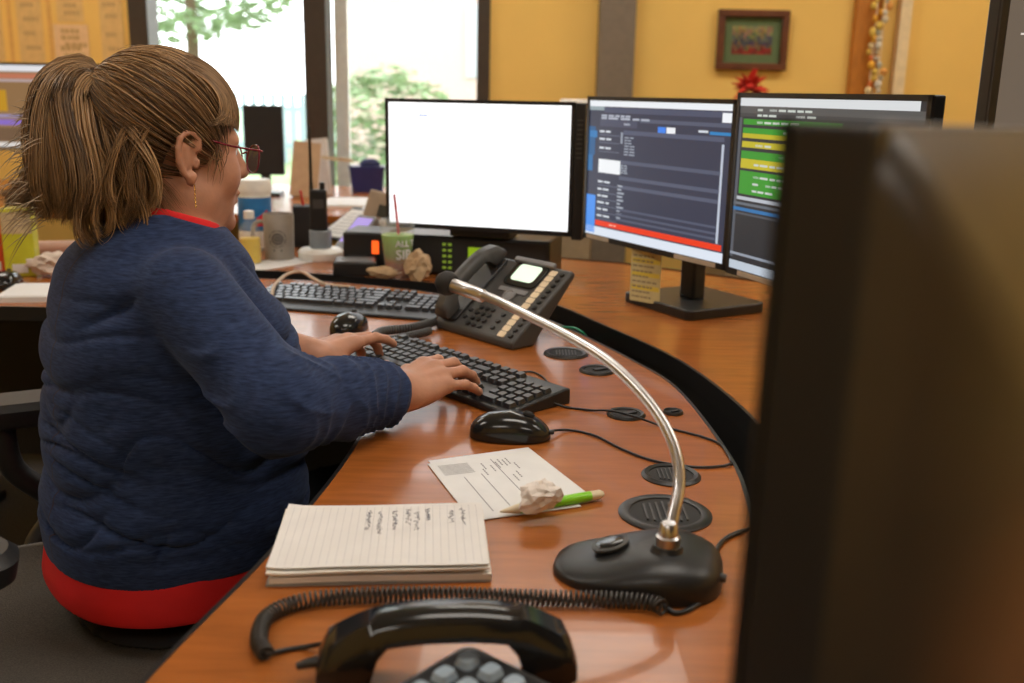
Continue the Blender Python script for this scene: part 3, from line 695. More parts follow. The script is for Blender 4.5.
# pen and crumpled paper
pa, pb = PZ(500, 513, DZ+.006), PZ(603, 495, DZ+.006); pl_ = (pb-pa).length
pen = thing('highlighter_pen', 'bright green pen with cream ends under the paper ball', 'pen', (pa.x, pa.y, DZ+.0075), math.atan2(pb.y-pa.y, pb.x-pa.x))
tip = mat('cream_plastic', (.70, .60, .42), rough=.4)
MB().tube([(0, 0, 0), (.004, 0, 0), (.02, 0, 0), (.024, 0, 0)], [.0008, .002, .005, .0055], 14).build('tip', tip, pen, smooth=30)
MB().tube([(.024, 0, 0), (.026, 0, 0), (pl_-.018, 0, 0), (pl_-.017, 0, 0)], [.0055, .0058, .0058, .0055], 14).build('barrel', mat('lime_plastic', (.22, .62, .02), rough=.3), pen, smooth=30)
MB().tube([(pl_-.017, 0, 0), (pl_-.004, 0, 0), (pl_, 0, 0)], [.0056, .0054, .003], 14).build('end_cap', tip, pen, smooth=30)
def crumple(name, label, cat, loc, r, m, seed, sub=3, amp=.35, squash=.75):
    bm = bmesh.new(); bmesh.ops.create_icosphere(bm, subdivisions=sub, radius=1.)
    rr = random.Random(seed); dirs = [(Vector((rr.gauss(0, 1), rr.gauss(0, 1), rr.gauss(0, 1))).normalized(), rr.uniform(.62, 1.)) for _ in range(26)]
    for v in bm.verts:
        d = v.co.normalized(); k = min(h/max(.15, d.dot(n)) for n, h in dirs if d.dot(n) > .15); k = min(k, 1.25)+rr.uniform(-1, 1)*amp*.18
        v.co = Vector((d.x*r[0]*k, d.y*r[1]*k, max(-.95*r[2], d.z*r[2]*k)))
    me = bpy.data.meshes.new(name); bm.to_mesh(me); bm.free(); me.materials.append(m)
    zmin = min(v.co.z for v in me.vertices)
    for v in me.vertices: v.co.z -= zmin
    o = bpy.data.objects.new(name, me); COL.objects.link(o); o.location = loc
    return tag(o, label, cat)
cb = PZ(541, 508, DZ+.014)
crumple('crumpled_paper', 'crumpled white paper ball sitting on the green pen', 'paper', (cb.x, cb.y, DZ+.0135), (.027, .024, .019), mat('crumpled_paper', (.76, .70, .66), rough=.9, var=.1, vscale=60), 5, 3, .8)
# ------------------------------------------------------------------ the woman
PT = (-.50, 1.42); PA = math.radians(36.87)
ML = TR(PT[0], PT[1], 0) @ RZ(PA); MLi = ML.inverted()
def w2l(p): return np.array(MLi @ Vector(p))
class Field:
    def __init__(s, lo, hi, h):
        s.lo = np.array(lo, np.float32); s.h = h; s.n = [int(math.ceil((hi[i]-lo[i])/h))+1 for i in range(3)]
        s.S = np.full(s.n, .2, np.float32)
    def sub(s, lo, hi):
        a = [max(0, int(math.floor((lo[i]-s.lo[i])/s.h))) for i in range(3)]; b = [min(s.n[i], int(math.ceil((hi[i]-s.lo[i])/s.h))+1) for i in range(3)]
        sl = tuple(slice(a[i], max(a[i], b[i])) for i in range(3))
        X = [(s.lo[i]+s.h*np.arange(a[i], max(a[i], b[i]), dtype=np.float32)) for i in range(3)]
        return sl, X[0][:, None, None], X[1][None, :, None], X[2][None, None, :]
    def join(s, sl, d, k=0.):
        A = s.S[sl]
        if k > 0:
            q = np.maximum(k-np.abs(A-d), 0)/k; s.S[sl] = np.minimum(A, d)-q*q*k*.25
        else: s.S[sl] = np.minimum(A, d)
    def cut(s, sl, d, k=0.):
        A = s.S[sl]; d = -d
        if k > 0:
            q = np.maximum(k-np.abs(A-d), 0)/k; s.S[sl] = np.maximum(A, d)+q*q*k*.25
        else: s.S[sl] = np.maximum(A, d)
    def cap(s, a, b, ra, rb, k=.01, mod=None):
        a, b = np.array(a, float), np.array(b, float); R = max(ra, rb)+k+.03
        sl, X, Y, Z = s.sub(np.minimum(a, b)-R, np.maximum(a, b)+R); ba = b-a; L2 = float(ba@ba)+1e-12
        px, py, pz_ = X-a[0], Y-a[1], Z-a[2]
        t = np.clip((px*ba[0]+py*ba[1]+pz_*ba[2])/L2, 0, 1)
        d = np.sqrt((px-t*ba[0])**2+(py-t*ba[1])**2+(pz_-t*ba[2])**2)-(ra+(rb-ra)*t)
        if mod is not None: d = d-mod(t, px, py, pz_)
        s.join(sl, d, k)
    def ell(s, c, r, M=None, k=.01, cut=False):
        c = np.array(c, float); r = np.array(r, float); R = r.max()+k+.03
        sl, X, Y, Z = s.sub(c-R, c+R); p = [X-c[0], Y-c[1], Z-c[2]]
        if M is not None:
            M = np.array(M)[:3, :3].T; p = [M[i, 0]*p[0]+M[i, 1]*p[1]+M[i, 2]*p[2] for i in range(3)]
        k0 = np.sqrt((p[0]/r[0])**2+(p[1]/r[1])**2+(p[2]/r[2])**2); k1 = np.sqrt((p[0]/r[0]**2)**2+(p[1]/r[1]**2)**2+(p[2]/r[2]**2)**2)+1e-9
        d = k0*(k0-1)/k1
        (s.cut if cut else s.join)(sl, d, k)
    def loft(s, sec, n=2.4, k=.02, mod=None):
        sec = np.array(sec); z0, z1 = sec[0, 0], sec[-1, 0]
        A = sec[:, 2].max()+.08; B = sec[:, 3].max()+.08
        sl, X, Y, Z = s.sub((sec[:, 1].min()-A, -B, z0-.05), (sec[:, 1].max()+A, B, z1+.05))
        zz = np.linspace(z0, z1, 200); 
        def itp(j):
            v = np.interp(zz, sec[:, 0], sec[:, j]); kz = np.ones(15)/15; v = np.convolve(np.pad(v, 7, 'edge'), kz, 'valid')
            return np.interp(Z, zz, v).astype(np.float32)
        cx, a, b = itp(1), itp(2), itp(3)
        d = ((np.abs(X-cx)/a)**n+(np.abs(Y)/b)**n)**(1/n); d = (d-1)*np.minimum(a, b)
        if mod is not None: d = d-mod(X, Y, Z)
        d = np.maximum(d, np.maximum(z0-Z, Z-z1)*np.ones_like(d))
        s.join(sl, d.astype(np.float32), k)
    def mesh(s):
        S = s.S; I = S < 0; nx, ny, nz = S.shape
        c = [I[dx:nx-1+dx, dy:ny-1+dy, dz:nz-1+dz] for dx in (0, 1) for dy in (0, 1) for dz in (0, 1)]
        anyb = c[0].copy(); allb = c[0].copy()
        for q in c[1:]: anyb |= q; allb &= q
        act = anyb & ~allb; idx = np.argwhere(act); vid = np.full(act.shape, -1, np.int32); vid[act] = np.arange(len(idx))
        off = np.array([(dx, dy, dz) for dx in (0, 1) for dy in (0, 1) for dz in (0, 1)])
        val = np.stack([S[idx[:, 0]+o[0], idx[:, 1]+o[1], idx[:, 2]+o[2]] for o in off], 1)
        acc = np.zeros((len(idx), 3)); cnt = np.zeros(len(idx))
        for a in range(8):
            for b in range(a+1, 8):
                if np.abs(off[a]-off[b]).sum() != 1: continue
                m = (val[:, a] < 0) != (val[:, b] < 0); t = np.where(m, val[:, a]/np.where(m, val[:, a]-val[:, b], 1), 0)
                acc += np.where(m[:, None], off[a]+t[:, None]*(off[b]-off[a]), 0); cnt += m
        V = s.lo+s.h*(idx+acc/cnt[:, None]); F = []
        for ax in range(3):
            b_, c_ = (ax+1) % 3, (ax+2) % 3
            s0 = [slice(1, -1)]*3; s0[ax] = slice(0, -1); s1 = list(s0); s1[ax] = slice(1, None)
            A0, A1 = I[tuple(s0)], I[tuple(s1)]; ch = np.argwhere(A0 != A1)
            if not len(ch): continue
            inn = A0[tuple(ch.T)]; base = ch.copy()
            for q in range(3):
                if q != ax: base[:, q] += 1
            def cell(db, dc):
                g = base.copy(); g[:, b_] += db; g[:, c_] += dc; return vid[tuple(g.T)]
            Q = np.stack([cell(-1, -1), cell(0, -1), cell(0, 0), cell(-1, 0)], 1)
            Q[~inn] = Q[~inn][:, ::-1]; F.append(Q)
        F = np.concatenate(F); return V, F[(F >= 0).all(1)]
    def obj(s, name, m, parent, smooth_it=1):
        V, F = s.mesh(); me = bpy.data.meshes.new(name)
        me.vertices.add(len(V)); me.vertices.foreach_set('co', V.astype(np.float32).ravel())
        me.loops.add(F.size); me.loops.foreach_set('vertex_index', F.astype(np.int32).ravel())
        me.polygons.add(len(F)); me.polygons.foreach_set('loop_start', np.arange(0, F.size, 4, dtype=np.int32)); me.polygons.foreach_set('loop_total', np.full(len(F), 4, np.int32))
        me.update(calc_edges=True); me.validate(); me.materials.append(m); me.shade_smooth()
        o = link(name, me, parent)
        if smooth_it:
            q = o.modifiers.new('smooth', 'SMOOTH'); q.factor = .5; q.iterations = smooth_it
        return o
def skin_mat():
    m = mat('skin', (.48, .235, .150), rough=.52, var=.10, vscale=45, bump=.12, bscale=350)
    b = m.node_tree.nodes['Principled BSDF']; b.inputs['Subsurface Weight'].default_value = .12; b.inputs['Subsurface Radius'].default_value = (.012, .005, .003); b.inputs['Subsurface Scale'].default_value = .5
    return m
skin = skin_mat()
wm = thing('person', 'woman in navy top with ponytail and glasses typing at the desk', 'person', (PT[0], PT[1], 0), PA)

# arms (local frame: x forward, y left, z up)
shR = w2l((-.432, 1.285, .925)); elR = w2l((-.288, 1.182, .806)); wrR = w2l((-.162, 1.352, .776))
shL = np.array((.0, .165, .925)); elL = np.array((.09, .20, .80)); wrL = w2l((-.325, 1.535, .777))
BF = Field((-.2, -.46, .44), (.50, .34, 1.26), .0032)
def hand(F, wr, fwd, up, s, curls, spread, thumb, nails):
    """fingers along fwd, back of hand towards up, s=+1 thumb on the left side"""
    fwd = np.array(fwd)/np.linalg.norm(fwd); up = np.array(up)-fwd*np.dot(up, fwd); up /= np.linalg.norm(up); left = np.cross(up, fwd)
    T = lambda x, y, z: np.array(wr)+fwd*x+left*y*s+up*z
    mcp = [(.086, .027, .002), (.089, .007, .005), (.083, -.013, .003), (.074, -.031, -.003)]
    lens = [(.042, .025, .020), (.046, .029, .021), (.043, .027, .020), (.034, .020, .018)]
    rad = [(.0098, .0086, .0076), (.0100, .0088, .0078), (.0095, .0083, .0074), (.0085, .0074, .0066)]
    for i in range(4):
        F.cap(T(.004, mcp[i][1]*.45, -.001), T(*mcp[i]), .0135, .0115, .012)
        p = T(*mcp[i]); pitch = 0.
        ydir = math.radians(spread[i])
        for j in range(3):
            pitch += math.radians(curls[i][j])
            d = (fwd*math.cos(ydir)+left*s*math.sin(ydir))*math.cos(pitch)-up*math.sin(pitch)
            q = p+d*lens[i][j]; r0 = rad[i][j]; r1 = rad[i][min(2, j+1)]*(.92 if j == 2 else 1)
            F.cap(p, q, r0, r1, .004)
            if j == 2:
                nrm = (fwd*math.cos(ydir)+left*s*math.sin(ydir))*math.sin(pitch)+up*math.cos(pitch)
                nails.append((q-d*.004+nrm*(r1*.86), d, nrm, r1*.8))
            p = q
    F.ell(T(.048, -.002, -.004), (.046, .036, .0135), np.column_stack([fwd, left, up]), .012)
    F.ell(T(.03, .020*1., -.010), (.03, .016, .014), np.column_stack([fwd, left, up]), .010)
    F.ell(T(.035, -.024, -.008), (.034, .013, .014), np.column_stack([fwd, left, up]), .010)
    tp = [T(*q) for q in thumb]; tr_ = (.0145, .0118, .0100, .0082)
    for a in range(3): F.cap(tp[a], tp[a+1], tr_[a], tr_[a+1], .006)
    d = (tp[3]-tp[2])/np.linalg.norm(tp[3]-tp[2]); nrm = up-d*np.dot(up, d); nrm /= np.linalg.norm(nrm); nails.append((tp[3]-d*.002+nrm*.0072, d, nrm, .0072))
    # tendons
    for i in range(4): F.cap(T(.03, mcp[i][1]*.6, .0085), T(mcp[i][0]-.006, mcp[i][1], mcp[i][2]+.0085), .002, .0032, .008)
nails = []
r2l = lambda v: np.array(MLi.to_3x3() @ Vector(v))
hand(BF, wrR, r2l((.60, .80, .12)), r2l((-.08, -.52, .85)), 1, [(14, 36, 26), (12, 32, 24), (8, 26, 18), (10, 20, 12)], (6, 0, -7, -15),
     [(.016, .020, -.010), (.048, .042, -.016), (.078, .050, -.019), (.102, .050, -.021)], nails)
hand(BF, wrL, r2l((.55, .83, .06)), r2l((-.30, -.32, .95)), -1, [(2, 20, 14), (8, 40, 30), (14, 48, 34), (18, 50, 34)], (4, 0, -3, -8),
     [(.016, .020, -.012), (.050, .046, -.026), (.080, .060, -.034), (.104, .070, -.038)], nails)
# forearms, upper arms
def lerp(a, b, t): return a+(b-a)*t
for el, wr, sh in ((elR, wrR, shR), (elL, wrL, shL)):
    BF.cap(el, lerp(el, wr, .45), .040, .041, .01); BF.cap(lerp(el, wr, .45), wr, .041, .0255, .02)
    BF.cap(lerp(el, wr, .85), lerp(el, wr, 1.08), .026, .021, .02); BF.cap(sh, el, .045, .040, .02)
body_sec = [(.46, .0, .14, .165), (.60, .005, .155, .17), (.75, .005, .14, .155), (.88, -.01, .12, .14), (.94, -.015, .095, .125), (.975, -.008, .075, .10), (1.0, .0, .055, .065)]
BF.loft(body_sec, 2.2, .02)
# head
HC = np.array((.024, .010, 1.106)); MH = RZ(math.radians(6)) @ RY(math.radians(6))
MHn = np.array(MH)[:3, :3]
HT = lambda x, y, z: HC+MHn@np.array((x, y, z))
def hell(c, r, k=.01, M=None, cut=False): BF.ell(HT(*c), r, MHn if M is None else MHn@np.array(M)[:3, :3], k, cut)
def hcap(a, b, ra, rb, k=.01): BF.cap(HT(*a), HT(*b), ra, rb, k)
BF.cap((.0, .0, .98), HT(-.022, 0, -.045), .066, .058, .02)
BF.cap((.03, .0, .985), HT(.02, 0, -.085), .045, .045, .03)
hell((-.014, 0, .030), (.094, .074, .086)); hell((.030, 0, -.030), (.064, .062, .086), .02); hell((.044, 0, -.082), (.042, .046, .034), .02)
for s in (-1, 1):
    hell((.052, .036*s, -.034), (.030, .026, .032), .012); hell((.012, .052*s, -.066), (.03, .018, .028), .02)
    hcap((.078, .012*s, .020), (.066, .044*s, .018), .010, .009, .012)
    hell((.094, .031*s, .001), (.013, .016, .012), .010, None, True)
    ep = lambda a_, b_, o_=0.: (-.014+a_, s*(.0765+.20*(.010-a_)+o_), -.010+b_)
    rimp = [(.012, .012), (.011, .023), (.003, .031), (-.009, .032), (-.018, .024), (-.021, .009), (-.018, -.008), (-.011, -.021), (-.002, -.030)]
    for (p0_, p1_) in zip(rimp, rimp[1:]): hcap(ep(*p0_, .004), ep(*p1_, .004), .0042, .0042, .002)
    hcap(ep(.004, .018), ep(-.010, .012), .0035, .0035, .004); hcap(ep(-.011, .012, .002), ep(-.007, -.012, .002), .0035, .0035, .003)
    hcap(ep(.006, .020, -.006), ep(-.004, -.014, -.006), .011, .009, .006); hcap(ep(-.010, .014, -.005), ep(-.008, -.010, -.005), .010, .008, .004)
    hcap(ep(.004, -.026, .002), ep(.003, -.034, .001), .0075, .0062, .005); hcap(ep(.011, -.004, .003), ep(.010, -.012, .003), .004, .004, .004)
    hell((.094, .010*s, -.030), (.011, .008, .008), .006)
hcap((.084, 0, .012), (.106, 0, -.026), .0075, .0112, .010); hell((.078, 0, -.103), (.020, .022, .017), .014)
hell((.090, 0, -.058), (.011, .022, .0062), .006); hell((.088, 0, -.070), (.011, .019, .0068), .006)
body = BF.obj('body', skin, wm, 1)
nm = mat('fingernail', (.62, .36, .29), rough=.3)
for (p, d, n_, r) in nails:
    l_ = np.cross(n_, d); M = Matrix((( d[0], l_[0], n_[0], p[0]), (d[1], l_[1], n_[1], p[1]), (d[2], l_[2], n_[2], p[2]), (0, 0, 0, 1)))
    MB().sphere((0, 0, 0), (r*.85, r*.72, .0016), 10, 6, M=M).build('fingernail', nm, wm, smooth=180)
# eyes
for s in (-1, 1):
    e = HT(.067, .031*s, .001)
    MB().sphere(tuple(e), .0125, 16, 10).build('eye', mat('eye_white', (.75, .72, .68), rough=.15), wm, smooth=180)
    q = HT(.0775, .0305*s, .0005)
    MB().sphere(tuple(q), (.0035, .0058, .0058), 12, 8).build('iris', mat('iris', (.08, .10, .11), rough=.1), wm, smooth=180)

# ---- navy top
sw = bpy.data.materials.new('navy_heather_knit'); sw.use_nodes = True
nt = sw.node_tree; b = nt.nodes['Principled BSDF']; b.inputs['Roughness'].default_value = .85; b.inputs['Specular IOR Level'].default_value = .2; b.inputs['Sheen Weight'].default_value = .12
b.inputs['Sheen Tint'].default_value = (.5, .6, .9, 1)
tc = nt.nodes.new('ShaderNodeTexCoord'); mp = nt.nodes.new('ShaderNodeMapping'); mp.inputs['Scale'].default_value = (60, 60, 420); nt.links.new(tc.outputs['Object'], mp.inputs[0])
n1 = nt.nodes.new('ShaderNodeTexNoise'); n1.inputs['Scale'].default_value = 1.; n1.inputs['Detail'].default_value = 5; nt.links.new(mp.outputs[0], n1.inputs['Vector'])
rp = nt.nodes.new('ShaderNodeValToRGB'); rp.color_ramp.elements[0].position = .32; rp.color_ramp.elements[1].position = .68
rp.color_ramp.elements[0].color = (.010, .018, .054, 1); rp.color_ramp.elements[1].color = (.027, .047, .118, 1); nt.links.new(n1.outputs['Fac'], rp.inputs[0])
# the stitched seam down the back
sx = nt.nodes.new('ShaderNodeSeparateXYZ'); nt.links.new(tc.outputs['Object'], sx.inputs[0])
ab = nt.nodes.new('ShaderNodeMath'); ab.operation = 'ABSOLUTE'; ad = nt.nodes.new('ShaderNodeMath'); ad.inputs[1].default_value = .03; nt.links.new(sx.outputs['Y'], ad.inputs[0]); nt.links.new(ad.outputs[0], ab.inputs[0])
lt = nt.nodes.new('ShaderNodeMath'); lt.operation = 'LESS_THAN'; lt.inputs[1].default_value = .0016; nt.links.new(ab.outputs[0], lt.inputs[0])
l2 = nt.nodes.new('ShaderNodeMath'); l2.operation = 'LESS_THAN'; l2.inputs[1].default_value = 0.; nt.links.new(sx.outputs['X'], l2.inputs[0])
ml = nt.nodes.new('ShaderNodeMath'); ml.operation = 'MULTIPLY'; nt.links.new(lt.outputs[0], ml.inputs[0]); nt.links.new(l2.outputs[0], ml.inputs[1])
mx = nt.nodes.new('ShaderNodeMixRGB'); mx.inputs[2].default_value = (.035, .022, .03, 1); nt.links.new(ml.outputs[0], mx.inputs[0]); nt.links.new(rp.outputs[0], mx.inputs[1]); nt.links.new(mx.outputs[0], b.inputs['Base Color'])
bp = nt.nodes.new('ShaderNodeBump'); bp.inputs['Strength'].default_value = .25; bp.inputs['Distance'].default_value = .002; nt.links.new(n1.outputs['Fac'], bp.inputs['Height']); nt.links.new(bp.outputs[0], b.inputs['Normal'])
SW = Field((-.26, -.44, .50), (.40, .34, 1.075), .0036)
def ridge(a, sharp=3.): return (1-np.abs(np.sin(a)))**sharp
def torso_folds(X, Y, Z):
    wp = .9*np.sin(7*X+5*Y+1)+.5*np.sin(15*Y-8*X+1.3)+.25*np.sin(31*X+11*Z)
    n1 = .5+.5*np.sin(11*X+7*Y+26*Z+1); n2 = .5+.5*np.sin(17*Y-9*X-19*Z+2); n3 = .5+.5*np.sin(9*Y+14*X+41*Z)
    m = np.clip((.85-Z)/.12, 0, 1)*np.clip((Z-.558)/.03, 0, 1)
    f = .0035*np.sin(46*Z+1.6*wp)-.0145*ridge(23*Z+1.1*wp+.6, 6)*(.25+.75*n1)-.013*ridge(36*Z-1.5*wp+4*Y, 6)*n2-.012*ridge(19*Z+2.6*wp-7*X, 7)*n3
    up_ = np.clip((Z-.74)/.08, 0, 1)*np.clip((.97-Z)/.05, 0, 1)
    g = .004*np.sin(24*(Z-.5*X)+1.8*wp)-.015*ridge(15*(Z-.75*X)+.8*wp+1.0, 7)*n2-.011*ridge(22*(Z+.45*X)+1.2*wp, 7)*n1
    f = f-.010*ridge(61*Z+2.4*wp+5*X, 3.5)*n3*n1-.009*ridge(78*Z-2.2*wp-6*Y, 3)*n2*(1-n1)*1.5
    g = g-.005*ridge(48*Z+3.1*wp, 4)*n3
    return (m*f+up_*g).astype(np.float32)
SEC = [(.530, -.012, .182, .197), (.545, -.012, .186, .200), (.60, -.008, .189, .204), (.70, .004, .188, .200), (.78, .006, .184, .195), (.86, -.004, .168, .182), (.92, -.020, .138, .166), (.95, -.014, .129, .158), (.975, -.013, .107, .132), (.995, -.007, .086, .104), (1.012, .0, .071, .083), (1.024, .004, .066, .075)]
SW.loft(SEC, 2.25, .02, torso_folds)
def sleeve_mod(freq, amp, t0):
    def f(t, x, y, z):
        w_ = np.sin(38*x+24*z)+.8*np.sin(33*y-29*z+1)+.4*np.sin(70*z+20*x); n_ = .45+.55*np.sin(27*x-31*y+22*z)
        return (amp*1.3*n_*ridge(freq*t+1.5*w_, 1.6)*np.clip((t-t0)/.3, 0, 1)-amp*.3).astype(np.float32)
    return f
cuR = lerp(elR, wrR, .93); cuL = lerp(elL, wrL, .62)
for sh, el, cu, sd in ((shR, elR, cuR, 0), (shL, elL, cuL, 1)):
    SW.cap(sh, el, .064, .058, .022, sleeve_mod(9+2*sd, .007, .35))
    mid_ = lerp(el, cu, .5)
    SW.cap(el, mid_, .058, .053, .03, sleeve_mod(8, .006, -.2)); SW.cap(mid_, cu, .055, .043, .012, sleeve_mod(13, .0075, -.2))
    # clean cuff
    d = (cu-el)/np.linalg.norm(cu-el); sl, X, Y, Z = SW.sub(cu-.09, cu+.09)
    pl = (X-cu[0])*d[0]+(Y-cu[1])*d[1]+(Z-cu[2])*d[2]; near = np.sqrt((X-cu[0])**2+(Y-cu[1])**2+(Z-cu[2])**2)-.085
    SW.cut(sl, np.maximum(near, -(pl-.004)), .004)
# neckline opening following the neck
sl, X, Y, Z = SW.sub((-.2, -.2, 1.0), (.25, .2, 1.08))
SW.cut(sl, (1.045+.18*(-X)*(X < 0)-.30*np.maximum(X, 0)-Z)*-1*np.ones_like(X*Y*Z)*-1 if False else -(Z-(1.021-.34*np.maximum(X+.02, 0)-.0*Y))+0*X+0*Y, .004)
SW.obj('navy_top', sw, wm, 1)
# red shirt: hem below the top and collar at the neck
RS = Field((-.26, -.26, .45), (.26, .26, .60), .004)
RS.loft([(.472, -.014, .178, .192), (.48, -.014, .182, .195), (.50, -.013, .184, .197), (.54, -.012, .179, .194), (.58, -.004, .17, .188)], 2.25, .01, lambda X, Y, Z: (.0025*np.sin(28*X+15*Y)+.002*ridge(20*Y+9*X+8*Z, 2)).astype(np.float32))
RS.obj('red_shirt', red_m, wm, 2)
ncen = np.array((.006, .0, 1.03))
cr = []
for i in range(40):
    a = 2*PI*i/40; x, y = .0655*math.cos(a), .0685*math.sin(a)
    cr.append((ncen[0]+x, y, 1.022-.34*max(0, ncen[0]+x+.02)+.004))
m_ = MB()
P_ = [Vector(p) for p in cr]; rg = []
for i, p in enumerate(P_):
    o = Vector((p.x-ncen[0], p.y, 0)).normalized()
    rg.append([p+o*.004+Vector((0, 0, -.012)), p+o*.005+Vector((0, 0, .0)), p+o*.0015+Vector((0, 0, .0035)), p-o*.003+Vector((0, 0, .002)), p-o*.003+Vector((0, 0, -.014))])
vs = [q for r_ in rg for q in r_]; fs = []
for i in range(40):
    for k in range(4): fs.append((i*5+k, ((i+1) % 40)*5+k, ((i+1) % 40)*5+k+1, i*5+k+1))
m_.add(vs, fs).build('shirt_collar', red_m, wm, smooth=60)
# trousers and shoes
TRS = Field((-.24, -.24, .04), (.62, .24, .50), .008)
TRS.loft([(.43, -.01, .158, .18), (.445, -.01, .172, .195), (.47, -.01, .172, .19), (.49, -.01, .165, .185)], 2.3, .02)
for s in (-1, 1):
    TRS.cap((.0, .095*s, .515-.0), (.40, .12*s, .49), .075, .068, .03); TRS.cap((.40, .12*s, .485), (.37, .12*s, .09), .066, .05, .03)
sl, X, Y, Z = TRS.sub((-.24, -.24, .04), (.62, .24, .5)); TRS.cut(sl, (.44-Z)*(X < .17)+np.where(X < .17, 0, 1)*.5+0*Y, .0)
TRS.obj('trousers', mat('black_trousers', (.012, .012, .014), rough=.85, bump=.2, bscale=500), wm, 2)
for s in (-1, 1):
    f = Field((.28, .12*s-.07, -.005), (.56, .12*s+.07, .13), .006); f.ell((.35, .12*s, .045), (.06, .045, .05), None, .02); f.ell((.45, .12*s, .03), (.09, .046, .036), None, .03)
    sl, X, Y, Z = f.sub((.2, -.3, -.02), (.6, .3, .004)); f.cut(sl, Z-.002+0*X+0*Y)
    f.obj('shoe', blk_soft, wm, 1)

# ---- glasses, earring
gl = mat('wine_red_frame', (.16, .012, .03), rough=.25, spec=.6)
lens_m = bpy.data.materials.new('spectacle_lens'); lens_m.use_nodes = True; nt = lens_m.node_tree; nt.nodes.clear()
o_ = nt.nodes.new('ShaderNodeOutputMaterial'); mx = nt.nodes.new('ShaderNodeMixShader'); tr = nt.nodes.new('ShaderNodeBsdfTransparent'); g_ = nt.nodes.new('ShaderNodeBsdfGlossy'); g_.inputs[1].default_value = .05; mx.inputs[0].default_value = .10; tr.inputs[0].default_value = (.97, .98, 1, 1)
nt.links.new(tr.outputs[0], mx.inputs[1]); nt.links.new(g_.outputs[0], mx.inputs[2]); nt.links.new(mx.outputs[0], o_.inputs[0])
go = bpy.data.objects.new('glasses', None); COL.objects.link(go); go.parent = wm; go['label'] = 'wine-red framed glasses'
for s in (-1, 1):
    rim = []
    for i in range(28):
        a = 2*PI*i/28; ca, sa = math.cos(a), math.sin(a)
        y = .033*s+.0265*math.copysign(abs(ca)**.8, ca)*(1 if ca*s > 0 else .95); z = -.006+.0200*math.copysign(abs(sa)**.85, sa)+.003*(ca*s)
        x = .110-.30*(abs(y)/.06)**2*.03
        rim.append(HT(x, y, z))
    m_ = MB(); m_.tube([tuple(p) for p in rim]+[tuple(rim[0]), tuple(rim[1])], .0013, 8); m_.build('rim', gl, go, smooth=60)
    MB().quad([tuple(p) for p in rim]).build('lens', lens_m, go)
    MB().tube(catmull([tuple(HT(.103, .061*s, .006)), tuple(HT(.097, .068*s, .007)), tuple(HT(.05, .0735*s, .010)), tuple(HT(.0, .078*s, .017)), tuple(HT(-.012, .0785*s, .010)), tuple(HT(-.022, .077*s, -.008))], 6), .0015, 8).build('temple', gl, go, smooth=60)
MB().tube(catmull([tuple(HT(.1105, .0075, .0)), tuple(HT(.114, 0, .003)), tuple(HT(.1105, -.0075, .0))], 5), .0013, 8).build('bridge', gl, go, smooth=60)
gold = mat('gold', (.75, .50, .18), rough=.25, metal=1.)
e0 = HT(-.009, -.0870, -.050)
m_ = MB(); m_.tube([tuple(e0+np.array((0, 0, .004))), tuple(e0+np.array((.0, 0, -.028)))], .0009, 6)
for i in range(5): m_.sphere(tuple(e0+np.array((0, 0, -.004-.0055*i))), .0016, 8, 6)
m_.build('earring', gold, wm, smooth=60)
# ---- hair
hair_m = attr_mat('hair_strands', rough=.42, spec=.35)
hair_base = mat('hair_base', (.085, .046, .022), rough=.6, stretch=(3, 3, 14), vscale=12, var=.35, bump=.4, bscale=30)
TIE = w2l(PY(98, 77, 1.415)); 
HB = Field((-.22, -.13, .96), (.16, .14, 1.27), .0035)
HB.ell(HT(-.020, 0, .034), (.099, .0795, .092), MHn, .0)
sl, X, Y, Z = HB.sub((-.3, -.3, .9), (.3, .3, 1.3))
Hx = (X-HC[0])*MHn[0, 0]+(Y-HC[1])*MHn[1, 0]+(Z-HC[2])*MHn[2, 0]; Hy = (X-HC[0])*MHn[0, 1]+(Y-HC[1])*MHn[1, 1]+(Z-HC[2])*MHn[2, 1]; Hz = (X-HC[0])*MHn[0, 2]+(Y-HC[1])*MHn[1, 2]+(Z-HC[2])*MHn[2, 2]
face = np.maximum(.040-Hx+.35*np.maximum(Hz, 0), Hz-.058+0*Hx)          # face opening
HB.cut(sl, face, .01)
ear = np.sqrt(((Hx+.012)/.028)**2+((Hz+.020)/.038)**2)*.028-.028; HB.cut(sl, np.maximum(ear, .03-np.abs(Hy)), .006)
low = np.maximum(Hz+.035+.55*(Hx+.06), -.045-Hx+0*Hz) ; HB.cut(sl, np.maximum(Hz+.045+.0*Hx, -1+0*Hx)+0*Hy, .01)
hb = HB.obj('hair', hair_base, wm, 2)
lo_, hi_ = np.array((.066, .037, .019)), np.array((.44, .265, .128))
